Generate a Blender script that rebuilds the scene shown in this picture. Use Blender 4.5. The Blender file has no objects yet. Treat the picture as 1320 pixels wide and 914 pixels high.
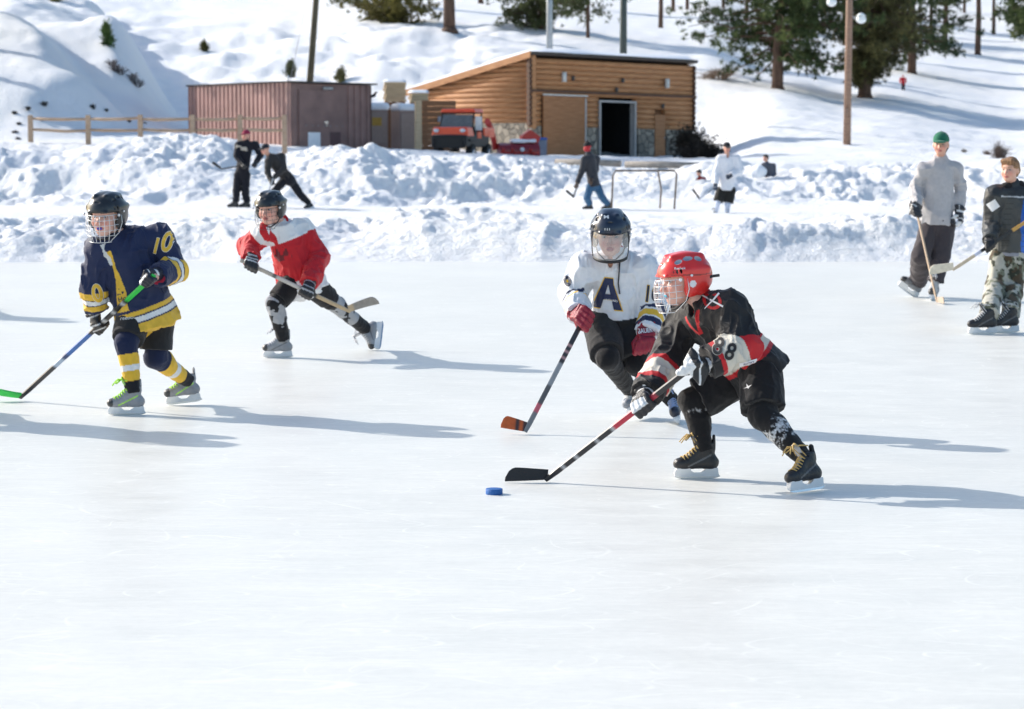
SUN_E = 5.0; SKY_S = .15; SK = (0, 1.15, 1.9, .95)
import bpy, bmesh, math, random
import numpy as np
from mathutils import Vector, Matrix
from mathutils.bvhtree import BVHTree

random.seed(7)
SC = bpy.context.scene
COL = SC.collection
F = 3117.0; H = 1.75; PITCH = math.atan(279/F)
cp, sp = math.cos(PITCH), math.sin(PITCH)

def ray(px, py):
    cx = (px-660)/F; cy = -(py-457)/F
    return np.array([cx, cp+cy*sp, -sp+cy*cp])
def P(px, py, Y):
    """point of the place seen at (px,py) at distance Y"""
    d = ray(px, py); t = Y/d[1]
    return np.array([d[0]*t, Y, H+d[2]*t])
def G(px, py, z=0.0):
    d = ray(px, py); t = (z-H)/d[2]
    return np.array([d[0]*t, d[1]*t, z])
def nrm(v):
    v = np.asarray(v, float); return v/(np.linalg.norm(v)+1e-12)

# ---------------------------------------------------------------- noise
def _hash(ix, iy, iz, seed):
    n = (ix*374761393 + iy*668265263 + iz*2147483647 + seed*974634777) & 0xffffffff
    n = ((n ^ (n >> 13))*1274126177) & 0xffffffff
    n = (n ^ (n >> 16)) & 0xffffffff
    n = (n*2246822519) & 0xffffffff
    n = n ^ (n >> 15)
    return (n & 0xffffff)/16777215.0
def vnoise(p, seed=0):
    p = np.asarray(p, np.float64)
    i = np.floor(p).astype(np.int64); f = p-i
    f = f*f*f*(f*(f*6-15)+10)
    x, y, z = i[..., 0], i[..., 1], i[..., 2]
    r = 0
    for dx in (0, 1):
        wx = f[..., 0] if dx else 1-f[..., 0]
        for dy in (0, 1):
            wy = f[..., 1] if dy else 1-f[..., 1]
            for dz in (0, 1):
                wz = f[..., 2] if dz else 1-f[..., 2]
                r = r+wx*wy*wz*_hash(x+dx, y+dy, z+dz, seed)
    return r
def fbm(p, octaves=4, seed=0, gain=.5):
    a = 1; s = 0; t = 0
    for k in range(octaves):
        s = s+a*vnoise(p*(2.03**k)+17.3*k, seed+k); t += a; a *= gain
    return s/t
def sst(a, b, x):
    t = np.clip((x-a)/(b-a), 0, 1); return t*t*(3-2*t)

# ---------------------------------------------------------------- materials
MATS = {}
def nodes(m):
    m.use_nodes = True
    nt = m.node_tree; nt.nodes.clear()
    out = nt.nodes.new('ShaderNodeOutputMaterial'); b = nt.nodes.new('ShaderNodeBsdfPrincipled')
    nt.links.new(b.outputs[0], out.inputs[0])
    return nt, b, out
def mat(name, col, rough=.6, metal=0.0, var=.15, vscale=8.0, bump=0.0, bscale=60.0, attr=False, spec=.5, coat=0.0, sheen=0.0, stretch=(1, 1, 1), emit=None):
    if name in MATS: return MATS[name]
    m = bpy.data.materials.new(name); nt, b, out = nodes(m)
    L = nt.links.new; N = nt.nodes.new
    tc = N('ShaderNodeTexCoord'); mp = N('ShaderNodeMapping'); mp.inputs['Scale'].default_value = stretch
    L(tc.outputs['Object'], mp.inputs[0])
    ns = N('ShaderNodeTexNoise'); ns.inputs['Scale'].default_value = vscale; ns.inputs['Detail'].default_value = 4
    L(mp.outputs[0], ns.inputs['Vector'])
    mr = N('ShaderNodeMapRange'); mr.inputs[1].default_value = .3; mr.inputs[2].default_value = .7
    mr.inputs[3].default_value = 1-var; mr.inputs[4].default_value = 1+var
    L(ns.outputs['Fac'], mr.inputs[0])
    mx = N('ShaderNodeVectorMath'); mx.operation = 'SCALE'
    if attr:
        at = N('ShaderNodeAttribute'); at.attribute_name = 'Col'; L(at.outputs['Color'], mx.inputs[0])
    else:
        mx.inputs[0].default_value = col[:3]
    L(mr.outputs[0], mx.inputs['Scale']); L(mx.outputs[0], b.inputs['Base Color'])
    b.inputs['Roughness'].default_value = rough; b.inputs['Metallic'].default_value = metal
    b.inputs['Specular IOR Level'].default_value = spec
    b.inputs['Coat Weight'].default_value = coat; b.inputs['Sheen Weight'].default_value = sheen
    if bump:
        n2 = N('ShaderNodeTexNoise'); n2.inputs['Scale'].default_value = bscale; n2.inputs['Detail'].default_value = 5
        L(mp.outputs[0], n2.inputs['Vector'])
        bp = N('ShaderNodeBump'); bp.inputs['Strength'].default_value = bump; bp.inputs['Distance'].default_value = .02
        L(n2.outputs['Fac'], bp.inputs['Height']); L(bp.outputs[0], b.inputs['Normal'])
    if emit:
        b.inputs['Emission Color'].default_value = (*emit[:3], 1); b.inputs['Emission Strength'].default_value = emit[3]
    MATS[name] = m
    return m

# ---------------------------------------------------------------- object helpers
def tag(o, label=None, cat=None, group=None, kind=None):
    if label: o['label'] = label
    if cat: o['category'] = cat
    if group: o['group'] = group
    if kind: o['kind'] = kind
    return o
def empty(name, loc, label, cat, group=None, rz=0):
    o = bpy.data.objects.new(name, None); COL.objects.link(o)
    o.location = [float(v) for v in loc]; o.rotation_euler = (0, 0, rz); o.empty_display_size = .1
    return tag(o, label, cat, group)
def rootloc(o):
    while o.parent: o = o.parent
    return o
def mesh_obj(name, V, Fc, m, parent=None, smooth=True, col=None, world=True):
    """mesh in world coordinates; when parented, shifted to the thing's frame (things here are built un-rotated)"""
    V = np.asarray(V, np.float64).reshape(-1, 3)
    if parent is not None and world:
        off = np.zeros(3); q = parent
        while q is not None: off += np.array(q.location); q = q.parent
        V = V-off
    me = bpy.data.meshes.new(name)
    if isinstance(Fc, np.ndarray):
        k = Fc.shape[1]; n = len(Fc)
        me.vertices.add(len(V)); me.vertices.foreach_set('co', V.astype(np.float32).ravel())
        me.loops.add(n*k); me.loops.foreach_set('vertex_index', Fc.astype(np.int32).ravel())
        me.polygons.add(n); me.polygons.foreach_set('loop_start', np.arange(0, n*k, k, dtype=np.int32))
        me.update(calc_edges=True); me.validate()
    else:
        me.from_pydata([tuple(v) for v in V], [], [tuple(f) for f in Fc]); me.update()
    if smooth: me.polygons.foreach_set('use_smooth', [True]*len(me.polygons))
    if col is not None:
        a = me.color_attributes.new('Col', 'FLOAT_COLOR', 'POINT')
        c = np.ones((len(V), 4), np.float32); c[:, :3] = col
        a.data.foreach_set('color', c.ravel())
    for mm in (m if isinstance(m, (list, tuple)) else [m]): me.materials.append(mm)
    o = bpy.data.objects.new(name, me); COL.objects.link(o)
    if parent is not None: o.parent = parent
    return o

class MB:
    def __init__(s): s.V = []; s.F = []; s.S = []
    def add(s, V, Fc, smooth=False):
        b = len(s.V); s.V += [np.asarray(v, float) for v in V]
        s.F += [tuple(i+b for i in f) for f in Fc]; s.S += [smooth]*len(Fc); return s
    def box(s, c, size, ax=None, taper=1.0, bevel=0.0):
        c = np.asarray(c, float); h = np.asarray(size, float)/2
        A = np.eye(3) if ax is None else np.asarray(ax, float)
        if bevel > 0:
            bm = bmesh.new(); bmesh.ops.create_cube(bm, size=1)
            for v in bm.verts:
                k = taper if v.co.z > 0 else 1
                v.co = Vector((v.co.x*2*h[0]*k, v.co.y*2*h[1]*k, v.co.z*2*h[2]))
            bmesh.ops.bevel(bm, geom=bm.edges[:], offset=bevel, segments=2, affect='EDGES', profile=.5)
            bm.verts.ensure_lookup_table()
            V = [c+np.array(v.co)@A for v in bm.verts]; Fc = [[v.index for v in f.verts] for f in bm.faces]
            bm.free(); return s.add(V, Fc, False)
        V = []
        for z in (-1, 1):
            k = taper if z > 0 else 1
            for x, y in ((-1, -1), (1, -1), (1, 1), (-1, 1)):
                V.append(c+(np.array([x*h[0]*k, y*h[1]*k, z*h[2]]))@A)
        return s.add(V, [(3, 2, 1, 0), (4, 5, 6, 7), (0, 1, 5, 4), (1, 2, 6, 5), (2, 3, 7, 6), (3, 0, 4, 7)])
    def tube(s, pts, r, n=8, caps=True, smooth=True, flat=None):
        pts = [np.asarray(p, float) for p in pts]; m = len(pts)
        if not hasattr(r, '__len__'): r = [r]*m
        V = []; up = None
        for i, p in enumerate(pts):
            d = nrm(pts[min(i+1, m-1)]-pts[max(i-1, 0)])
            if up is None:
                up = np.array([0, 0, 1.]) if abs(d[2]) < .9 else np.array([1., 0, 0])
            a = nrm(np.cross(d, up)); b = np.cross(a, d); up = b
            for k in range(n):
                t = 2*math.pi*k/n
                fa, fb = (flat if flat else (1, 1))
                V.append(p+r[i]*(a*math.cos(t)*fa+b*math.sin(t)*fb))
        Fc = []
        for i in range(m-1):
            for k in range(n):
                k2 = (k+1) % n
                Fc.append((i*n+k, i*n+k2, (i+1)*n+k2, (i+1)*n+k))
        s.add(V, Fc, smooth)
        if caps:
            b = len(s.V)-len(V)
            s.F += [tuple(b+k for k in range(n))[::-1], tuple(b+(m-1)*n+k for k in range(n))]; s.S += [False, False]
        return s
    def sphere(s, c, r, n=12, ax=None, noise=0, seed=0):
        c = np.asarray(c, float); r = np.asarray(r if hasattr(r, '__len__') else (r, r, r), float)
        A = np.eye(3) if ax is None else np.asarray(ax, float)
        V = []; Fc = []; m = n//2
        rr = random.Random(seed)
        for i in range(m+1):
            th = math.pi*i/m
            for k in range(n):
                ph = 2*math.pi*k/n
                q = np.array([math.sin(th)*math.cos(ph), math.sin(th)*math.sin(ph), math.cos(th)])
                if noise: q = q*(1+noise*(rr.random()-.5))
                V.append(c+(q*r)@A)
        for i in range(m):
            for k in range(n):
                k2 = (k+1) % n; Fc.append((i*n+k, (i+1)*n+k, (i+1)*n+k2, i*n+k2))
        return s.add(V, Fc, True)
    def quad(s, a, b, c, d): return s.add([a, b, c, d], [(0, 1, 2, 3)])
    def prism(s, pts2, o, u, v, w, depth, both=True):
        """polygon pts2 in (u,v) at o extruded by depth along w"""
        o = np.asarray(o, float); n = len(pts2)
        A = [o+u*x+v*y for x, y in pts2]; B = [p+w*depth for p in A]
        Fc = [tuple(range(n))[::-1], tuple(range(n, 2*n))]+[(i, (i+1) % n, n+(i+1) % n, n+i) for i in range(n)]
        return s.add(A+B, Fc)
    def build(s, name, m, parent=None, col=None):
        o = mesh_obj(name, s.V, s.F, m, parent, smooth=False, col=col)
        o.data.polygons.foreach_set('use_smooth', s.S); 
        return o
# ================================================================ SETTING
SUN_DIR = nrm([-.88*math.cos(math.radians(28.5)), .47*math.cos(math.radians(28.5)), math.sin(math.radians(28.5))])

# ground profile: picture row of the ground against distance, for several bearings
TX = np.array([-500, 0, 120, 240, 375, 500, 700, 900, 1000, 1100, 1320, 1900.])
TY = np.array([33.0, 58, 61.5, 67, 72, 80, 90, 100, 115, 135, 165, 200, 260, 350, 470])
RZ = np.zeros((len(TY), len(TX)))
def rowz(Y, rows): return [1.75-(r-178)*Y/F if abs(r) < 9000 else r for r in rows]
PR = {
 67: [188, 190, 190, 190, 200, 197, 209, 215, 224, 224, 218, 218],
 72: [188, 190, 190, 189, 198, 198, 208, 214, 220, 220, 216, 216],
 80: [180, 187, 187, 187, 194, 196, 202, 207, 210, 212, 212, 205],
 90: [160, 171, 173, 176, 189, 193, 201, 206, 194, 193, 203, 206],
 100: [130, 150, 157, 168, 176, 190, 201, 206, 182, 181, 197, 204],
 115: [100, 118, 130, 140, 140, 160, 180, 185, 152, 160, 187, 200],
 135: [60, 80, 92, 100, 98, 105, 110, 125, 120, 135, 166, 188],
 165: [10, 42, 52, 60, 52, 42, 50, 70, 92, 104, 134, 165],
 200: [-30, 5, 15, 25, 22, 18, 30, 45, 70, 80, 100, 135],
 260: [-60, -25, -18, -5, 2, 0, 8, 18, 38, 50, 62, 95],
 350: [-100, -60, -50, -40, -35, -30, -25, -18, -5, 4, 18, 45],
 470: [-130, -100, -90, -80, -75, -70, -60, -50, -45, -42, -40, -60]}
for i, Y in enumerate(TY):
    if Y < 60: RZ[i] = {33.0: -.05, 58: .08}[float(Y)]
    elif Y < 62: RZ[i] = .13
    else: RZ[i] = rowz(Y, PR[int(Y)])
def base_z(X, Y):
    X = np.asarray(X, float); Y = np.asarray(Y, float)
    px = 660+X/np.maximum(Y, 1)*F
    ix = np.clip(np.searchsorted(TX, px)-1, 0, len(TX)-2); iy = np.clip(np.searchsorted(TY, Y)-1, 0, len(TY)-2)
    fx = np.clip((px-TX[ix])/(TX[ix+1]-TX[ix]), 0, 1); fy = np.clip((Y-TY[iy])/(TY[iy+1]-TY[iy]), 0, 1)
    fx = fx*fx*(3-2*fx)
    g = lambda a, b: RZ[a, b]
    # catmull-rom along distance keeps the hill smooth
    def along(c):
        p0 = g(np.clip(iy-1, 0, 99), c); p1 = g(iy, c); p2 = g(iy+1, c); p3 = g(np.clip(iy+2, 0, len(TY)-1), c)
        y0 = TY[np.clip(iy-1, 0, 99)]; y1 = TY[iy]; y2 = TY[iy+1]; y3 = TY[np.clip(iy+2, 0, len(TY)-1)]
        m1 = (p2-p0)/np.maximum(y2-y0, .1)*(y2-y1)*.7; m2 = (p3-p1)/np.maximum(y3-y1, .1)*(y2-y1)*.7
        t = fy; return p1*(2*t**3-3*t**2+1)+m1*(t**3-2*t**2+t)+p2*(-2*t**3+3*t**2)+m2*(t**3-t**2)
    return along(ix)*(1-fx)+along(ix+1)*fx
def G2(px, py, Y0=84.5, Y1=460):
    Ys = np.arange(Y0, Y1, .5); Xs = (px-660)/F*Ys; rows = 178-(ground_z(Xs, Ys)-1.75)/Ys*F; k = np.argmax(rows <= py)
    if rows[k] > py: k = len(Ys)-1
    return np.array((Xs[k], Ys[k], ground_z(Xs[k], Ys[k])))
def crest(pts, x):
    xs, ys = zip(*pts); return np.interp(x, xs, ys)
def hill_extra(X, Y):
    """gully walls and hummocks on the left slope"""
    px = 660+X/np.maximum(Y, 1)*F
    z = np.zeros_like(X)
    # big shoulder: crest line in plan, steep right-hand face
    c = crest([(84, 262), (95, 250), (110, 225), (130, 190), (150, 150), (175, 115), (210, 60)], Y)
    w = (c-px)*Y/F                       # metres to the left of the crest foot
    wob = (vnoise(np.stack([X*.25, Y*.25, X*0], -1), 4)-.5)*2.0
    amp = sst(88, 112, Y)*(1-sst(190, 260, Y))
    z += amp*3.6*sst(-.4, 3.3, w+.7*wob)*(1-.7*sst(5, 24, w))
    z -= amp*.6*np.exp(-((w+2.0)/3.0)**2)
    # second shelf low on the left
    c2 = crest([(84, 170), (96, 165), (106, 60), (118, -80)], Y)
    w2 = (c2-px)*Y/F
    z += 2.0*sst(84, 92, Y)*(1-sst(108, 130, Y))*sst(0, 3.6, w2+wob)*(1-sst(5, 26, w2))
    # hummocky slope behind the container
    m = sst(105, 130, Y)*sst(150, 260, px)*(1-sst(640, 760, px))*(1-sst(165, 200, Y))
    z += m*1.5*(vnoise(np.stack([X*.16+3, Y*.10, X*0], -1), 11)-.5)
    z += m*1.3*(fbm(np.stack([X*.5, Y*.4, X*0], -1), 3, 21)-.5)
    ml = sst(95, 125, Y)*(1-sst(150, 300, px))*(1-sst(200, 260, Y))
    z += ml*2.0*(vnoise(np.stack([X*.12+9, Y*.10, X*0], -1), 31)-.5)
    z += ml*.7*(fbm(np.stack([X*.7, Y*.5, X*0], -1), 3, 37)-.5)
    mr = sst(95, 120, Y)*sst(900, 1000, px)
    z += mr*.6*(vnoise(np.stack([X*.1, Y*.08, X*0], -1), 41)-.5)
    return z
def ground_z(X, Y):
    X = np.atleast_1d(np.asarray(X, float)); Y = np.atleast_1d(np.asarray(Y, float))
    z = base_z(X, Y)+hill_extra(X, Y)
    return z if len(z) > 1 else float(z[0])

def lumps(X, Y, s, seed, sharp=1.0):
    p = np.stack([X*s, Y*s*.75, X*0+seed], -1)
    n = vnoise(p+(.6*vnoise(p*1.7, seed+5)[..., None]), seed)
    return 1-np.abs(2*n-1)**sharp
def cells(X, Y, s, seed):
    """distance-to-nearest lump: rounded snow blocks"""
    x = X*s+.5*vnoise(np.stack([X*s*.8, Y*s*.8, X*0], -1), seed+7); y = Y*s*.8
    ix = np.floor(x).astype(np.int64); iy = np.floor(y).astype(np.int64); best = np.full(x.shape, 9.); hb = np.zeros(x.shape)
    for dx in (-1, 0, 1):
        for dy in (-1, 0, 1):
            cx = ix+dx; cy = iy+dy
            h1 = _hash(cx, cy, cx*0, seed); h2 = _hash(cx, cy, cx*0, seed+1); h3 = _hash(cx, cy, cx*0, seed+2)
            d = np.sqrt((cx+h1-x)**2+(cy+h2-y)**2)/(.45+.6*h3)
            m = d < best; best = np.where(m, d, best); hb = np.where(m, h3, hb)
    return np.sqrt(np.clip(1-best**2, 0, 1))*(.35+.65*hb)

def bank_z(X, Y):
    px = 660+X/np.maximum(Y, 1)*F
    wx = np.stack([X*.22, Y*0, X*0], -1)
    e = 33.9+.5*(vnoise(wx, 3)-.5)+.25*(vnoise(wx*4, 8)-.5)
    # front ridge
    toe = sst(-.1, 2.3, Y-e)
    fall = 1-.95*sst(38.5, 44, Y)
    zf = .40*toe*fall*(.72+.5*vnoise(np.stack([X*.45, Y*.35, X*0], -1), 14))
    rough = (.25*sst(0,.5,Y-e)+.75*toe)*(1-.65*sst(39.5, 44, Y)*(1-sst(59.5, 63, Y)))*(1-.7*sst(50, 55, Y)*(1-sst(59.5, 61, Y)))
    fade = 1-sst(72, 88, Y)
    rough = rough*(fade*.92+.08)
    back = sst(60.5, 64, Y)*fade
    big = vnoise(np.stack([X*.30, Y*.22, X*0], -1), 44)
    msk = .35+.9*sst(.40, .62, vnoise(np.stack([X*.7, Y*.5, X*0+3], -1), 46))
    n = .42*(big-.5)+.30*(lumps(X, Y, .50, 1)-.5)+msk*(.10*(cells(X, Y, 1.0, 60)-.25)+.085*(cells(X, Y, 2.4, 70)-.25)+.07*(cells(X, Y, 5.2, 80)-.25))+.11*(fbm(np.stack([X*4.5, Y*3.5, X*0], -1), 4, 90, .6)-.5)
    zb = back*(.45*(vnoise(np.stack([X*.35, Y*.3, X*0], -1), 24)-.55)+.25*(lumps(X, Y, .8, 33)-.5))
    low = 1-.5*sst(690, 760, px)*(1-sst(1000, 1200, px))
    cut_ = 1-.55*sst(660, 760, px)*(1-sst(1000, 1120, px))*sst(35.0, 36.6, Y)*(1-sst(60, 62, Y))
    zf = zf*cut_; rough = rough*(.35+.65*cut_)
    return zf*(1-sst(50, 57, Y))+rough*n*(1+.15*back)+zb*low-(.32+.18*sst(430, 560, px)*(1-sst(760, 900, px)))*back

def snow_material():
    m = bpy.data.materials.new('packed_snow'); nt, b, out = nodes(m); L = nt.links.new; N = nt.nodes.new
    tc = N('ShaderNodeTexCoord')
    n1 = N('ShaderNodeTexNoise'); n1.inputs['Scale'].default_value = .35; n1.inputs['Detail'].default_value = 6
    L(tc.outputs['Object'], n1.inputs['Vector'])
    cr = N('ShaderNodeValToRGB'); cr.color_ramp.elements[0].position = .35; cr.color_ramp.elements[0].color = (.88, .89, .91, 1)
    cr.color_ramp.elements[1].position = .6; cr.color_ramp.elements[1].color = (.94, .94, .93, 1)
    L(n1.outputs['Fac'], cr.inputs[0]); L(cr.outputs[0], b.inputs['Base Color'])
    b.inputs['Roughness'].default_value = .75; b.inputs['Specular IOR Level'].default_value = .2
    n2 = N('ShaderNodeTexNoise'); n2.inputs['Scale'].default_value = 7; n2.inputs['Detail'].default_value = 8; n2.inputs['Roughness'].default_value = .65
    n3 = N('ShaderNodeTexVoronoi'); n3.inputs['Scale'].default_value = 5
    L(tc.outputs['Object'], n2.inputs['Vector']); L(n2.outputs['Color'], n3.inputs['Vector'])
    ad = N('ShaderNodeMath'); ad.operation = 'MULTIPLY_ADD'; ad.inputs[1].default_value = .3
    L(n3.outputs['Distance'], ad.inputs[0]); L(n2.outputs['Fac'], ad.inputs[2])
    bp = N('ShaderNodeBump'); bp.inputs['Strength'].default_value = .8; bp.inputs['Distance'].default_value = .10
    L(ad.outputs[0], bp.inputs['Height']); L(bp.outputs[0], b.inputs['Normal'])
    return m
SNOW = snow_material()
def ice_material():
    m = bpy.data.materials.new('rink_ice'); nt, b, out = nodes(m); L = nt.links.new; N = nt.nodes.new
    tc = N('ShaderNodeTexCoord')
    def noise(scale, det, st=(1, 1, 1), rot=0, rough=.5, dist=0):
        mp = N('ShaderNodeMapping'); mp.inputs['Scale'].default_value = st; mp.inputs['Rotation'].default_value = (0, 0, rot)
        n = N('ShaderNodeTexNoise'); n.inputs['Scale'].default_value = scale; n.inputs['Detail'].default_value = det; n.inputs['Roughness'].default_value = rough
        n.inputs['Distortion'].default_value = dist
        L(tc.outputs['Object'], mp.inputs[0]); L(mp.outputs[0], n.inputs['Vector']); return n.outputs['Fac']
    def mth(op, a, bb, c=None):
        q = N('ShaderNodeMath'); q.operation = op
        for i, v in enumerate((a, bb, c)):
            if v is None: continue
            if isinstance(v, (int, float)): q.inputs[i].default_value = v
            else: L(v, q.inputs[i])
        return q.outputs[0]
    # skate cuts: thin iso-lines of gently curved, stretched noise fields
    lines = None
    for sc, st, rot, wd, sd in ((1.1, (.35, 1, 1), .3, .0022, 0), (.9, (.3, 1, 1), -.5, .002, 3), (1.6, (.3, 1, 1), 1.1, .003, 7), (1.3, (.25, 1, 1), -.1, .0022, 9), (2.3, (.4, 1, 1), 2.3, .004, 11), (.8, (.3, 1, 1), 1.9, .0018, 13), (3.1, (.2, 1, 1), .15, .004, 17), (3.6, (.2, 1, 1), -.25, .004, 19), (2.8, (.25, 1, 1), .7, .004, 23)):
        n = noise(sc, 0.0, st, rot, dist=.15)
        w = mth('PINGPONG', mth('MULTIPLY_ADD', n, 9.0, float(sd)), .5)
        near = mth('MAXIMUM', mth('SUBTRACT', 1.0, mth('DIVIDE', w, wd*10)), 0.0)
        msk = mth('MULTIPLY', mth('MAXIMUM', mth('SUBTRACT', noise(2.6+sd*.15, 3, rot=rot+1), .47), 0.0), 7.0)
        k = mth('MULTIPLY', near, msk)
        lines = k if lines is None else mth('MAXIMUM', lines, k)
    soft = noise(.5, 5, (1, 1, 1)); fine = noise(22, 6, (1, 1, 1), 0, .7); mid = noise(3.5, 6, (.5, 1, 1), .4, .65)
    v = mth('MULTIPLY_ADD', mth('SUBTRACT', soft, .5), .12, .735)
    v = mth('MULTIPLY_ADD', mth('SUBTRACT', mid, .5), .13, v)
    st1 = noise(9, 6, (.16, 1, 1), .06, .75); st2 = noise(11, 6, (.2, 1, 1), -.35, .75)
    v = mth('MULTIPLY_ADD', mth('SUBTRACT', fine, .5), .12, v)
    v = mth('MULTIPLY_ADD', mth('SUBTRACT', mth('MAXIMUM', st1, st2), .55), .20, v)
    v = mth('MULTIPLY_ADD', lines, .085, v)
    cb = N('ShaderNodeCombineColor'); 
    L(mth('MULTIPLY', v, 1.01), cb.inputs[0]); L(mth('MULTIPLY', v, 1.005), cb.inputs[1]); L(mth('MULTIPLY', v, .945), cb.inputs[2])
    L(cb.outputs[0], b.inputs['Base Color'])
    L(mth('MULTIPLY_ADD', mid, .35, .22), b.inputs['Roughness']); b.inputs['IOR'].default_value = 1.31
    hgt = mth('ADD', mth('MULTIPLY', lines, .12), mth('ADD', mth('MULTIPLY', fine, .35), mth('MULTIPLY', mid, .8)))
    bp = N('ShaderNodeBump'); bp.inputs['Strength'].default_value = .35; bp.inputs['Distance'].default_value = .008
    L(hgt, bp.inputs['Height']); L(bp.outputs[0], b.inputs['Normal'])
    return m
ICE = ice_material()

def grid_faces(nr, nc):
    a = (np.arange(nr-1)[:, None]*nc+np.arange(nc-1)[None]).ravel()
    return np.stack([a, a+1, a+nc+1, a+nc], 1)
def build_ground():
    # one far sheet under everything
    q = MB(); q.quad((-1500, -1500, -.35), (1500, -1500, -.35), (1500, 1500, -.35), (-1500, 1500, -.35))
    tag(q.build('ground', SNOW), kind='structure')
    nx, ny = 60, 30
    xs = np.linspace(-45, 45, nx); ys = np.linspace(-28, 34.9, ny)
    X, Y = np.meshgrid(xs, ys); V = np.stack([X, Y, X*0], -1).reshape(-1, 3)
    tag(mesh_obj('ice_rink', V, grid_faces(ny, nx), ICE), kind='structure')
    # ploughed banks and the second rink between them
    ys = np.concatenate([np.arange(33.0, 47, .055), np.arange(47, 61, .14), np.arange(61, 76, .11), np.arange(76, 84.01, .25)])
    ps = np.arange(-260, 1585, 2.4)
    Y, Q = np.meshgrid(ys, ps, indexing='ij'); X = (Q-660)/F*Y
    Z = base_z(X, Y)+bank_z(X, Y)*(1-sst(82, 84, Y))
    Z = np.where(Y < 33.4, -.06, Z)
    tag(mesh_obj('snow_banks', np.stack([X, Y, Z], -1).reshape(-1, 3), grid_faces(len(ys), len(ps)), SNOW), kind='structure')
    # hillside
    ys = np.concatenate([np.arange(83.9, 130, .4), np.geomspace(130, 620, 190)])
    ps = np.arange(-700, 2021, 5.0)
    Y, Q = np.meshgrid(ys, ps, indexing='ij'); X = (Q-660)/F*Y
    Z = base_z(X, Y)+hill_extra(X, Y)
    Z += (.22*(fbm(np.stack([X*.6, Y*.5, X*0], -1), 4, 51)-.5)+.10*(fbm(np.stack([X*2, Y*1.5, X*0], -1), 2, 55)-.5)*(1-sst(120, 200, Y)))*sst(84, 86, Y)
    tag(mesh_obj('snowy_hillside', np.stack([X, Y, Z], -1).reshape(-1, 3), grid_faces(len(ys), len(ps)), SNOW), kind='structure')
build_ground()

# ---------------------------------------------------------------- camera, light
cam = bpy.data.cameras.new('camera'); cam.sensor_width = 36; cam.lens = F/1320*36; cam.clip_end = 4000; cam.clip_start = .1
co = bpy.data.objects.new('camera', cam); COL.objects.link(co); SC.camera = co
co.location = (0, 0, H); co.rotation_euler = (math.pi/2-PITCH, 0, 0)
cam.dof.use_dof = True; cam.dof.focus_distance = 12.6; cam.dof.aperture_fstop = 5.6
sun = bpy.data.lights.new('sun', 'SUN'); sun.energy = SUN_E; sun.angle = math.radians(.5); sun.color = (1, .955, .89)
so = bpy.data.objects.new('sun', sun); COL.objects.link(so); so.location = (-40, 20, 40)
so.rotation_euler = Vector(SUN_DIR).to_track_quat('Z', 'Y').to_euler()
w = bpy.data.worlds.new('World'); SC.world = w; w.use_nodes = True
nt = w.node_tree; bg = nt.nodes['Background']; sky = nt.nodes.new('ShaderNodeTexSky'); sky.sky_type = 'NISHITA'; sky.sun_disc = False
sky.sun_elevation = math.asin(SUN_DIR[2]); sky.sun_rotation = math.atan2(SUN_DIR[0], SUN_DIR[1]); sky.altitude = SK[0]; sky.air_density = SK[1]; sky.dust_density = SK[2]; sky.ozone_density = SK[3]
hs = nt.nodes.new('ShaderNodeHueSaturation'); hs.inputs['Saturation'].default_value = 1.12; hs.inputs['Value'].default_value = 1.35; nt.links.new(sky.outputs[0], hs.inputs['Color']); nt.links.new(hs.outputs[0], bg.inputs[0]); bg.inputs[1].default_value = SKY_S
SC.view_settings.view_transform = 'Standard'; SC.view_settings.look = 'None'; SC.view_settings.exposure = 0; SC.view_settings.gamma = 1
SC.cycles.max_bounces = 6; SC.cycles.diffuse_bounces = 4; SC.cycles.transparent_max_bounces = 12
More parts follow.
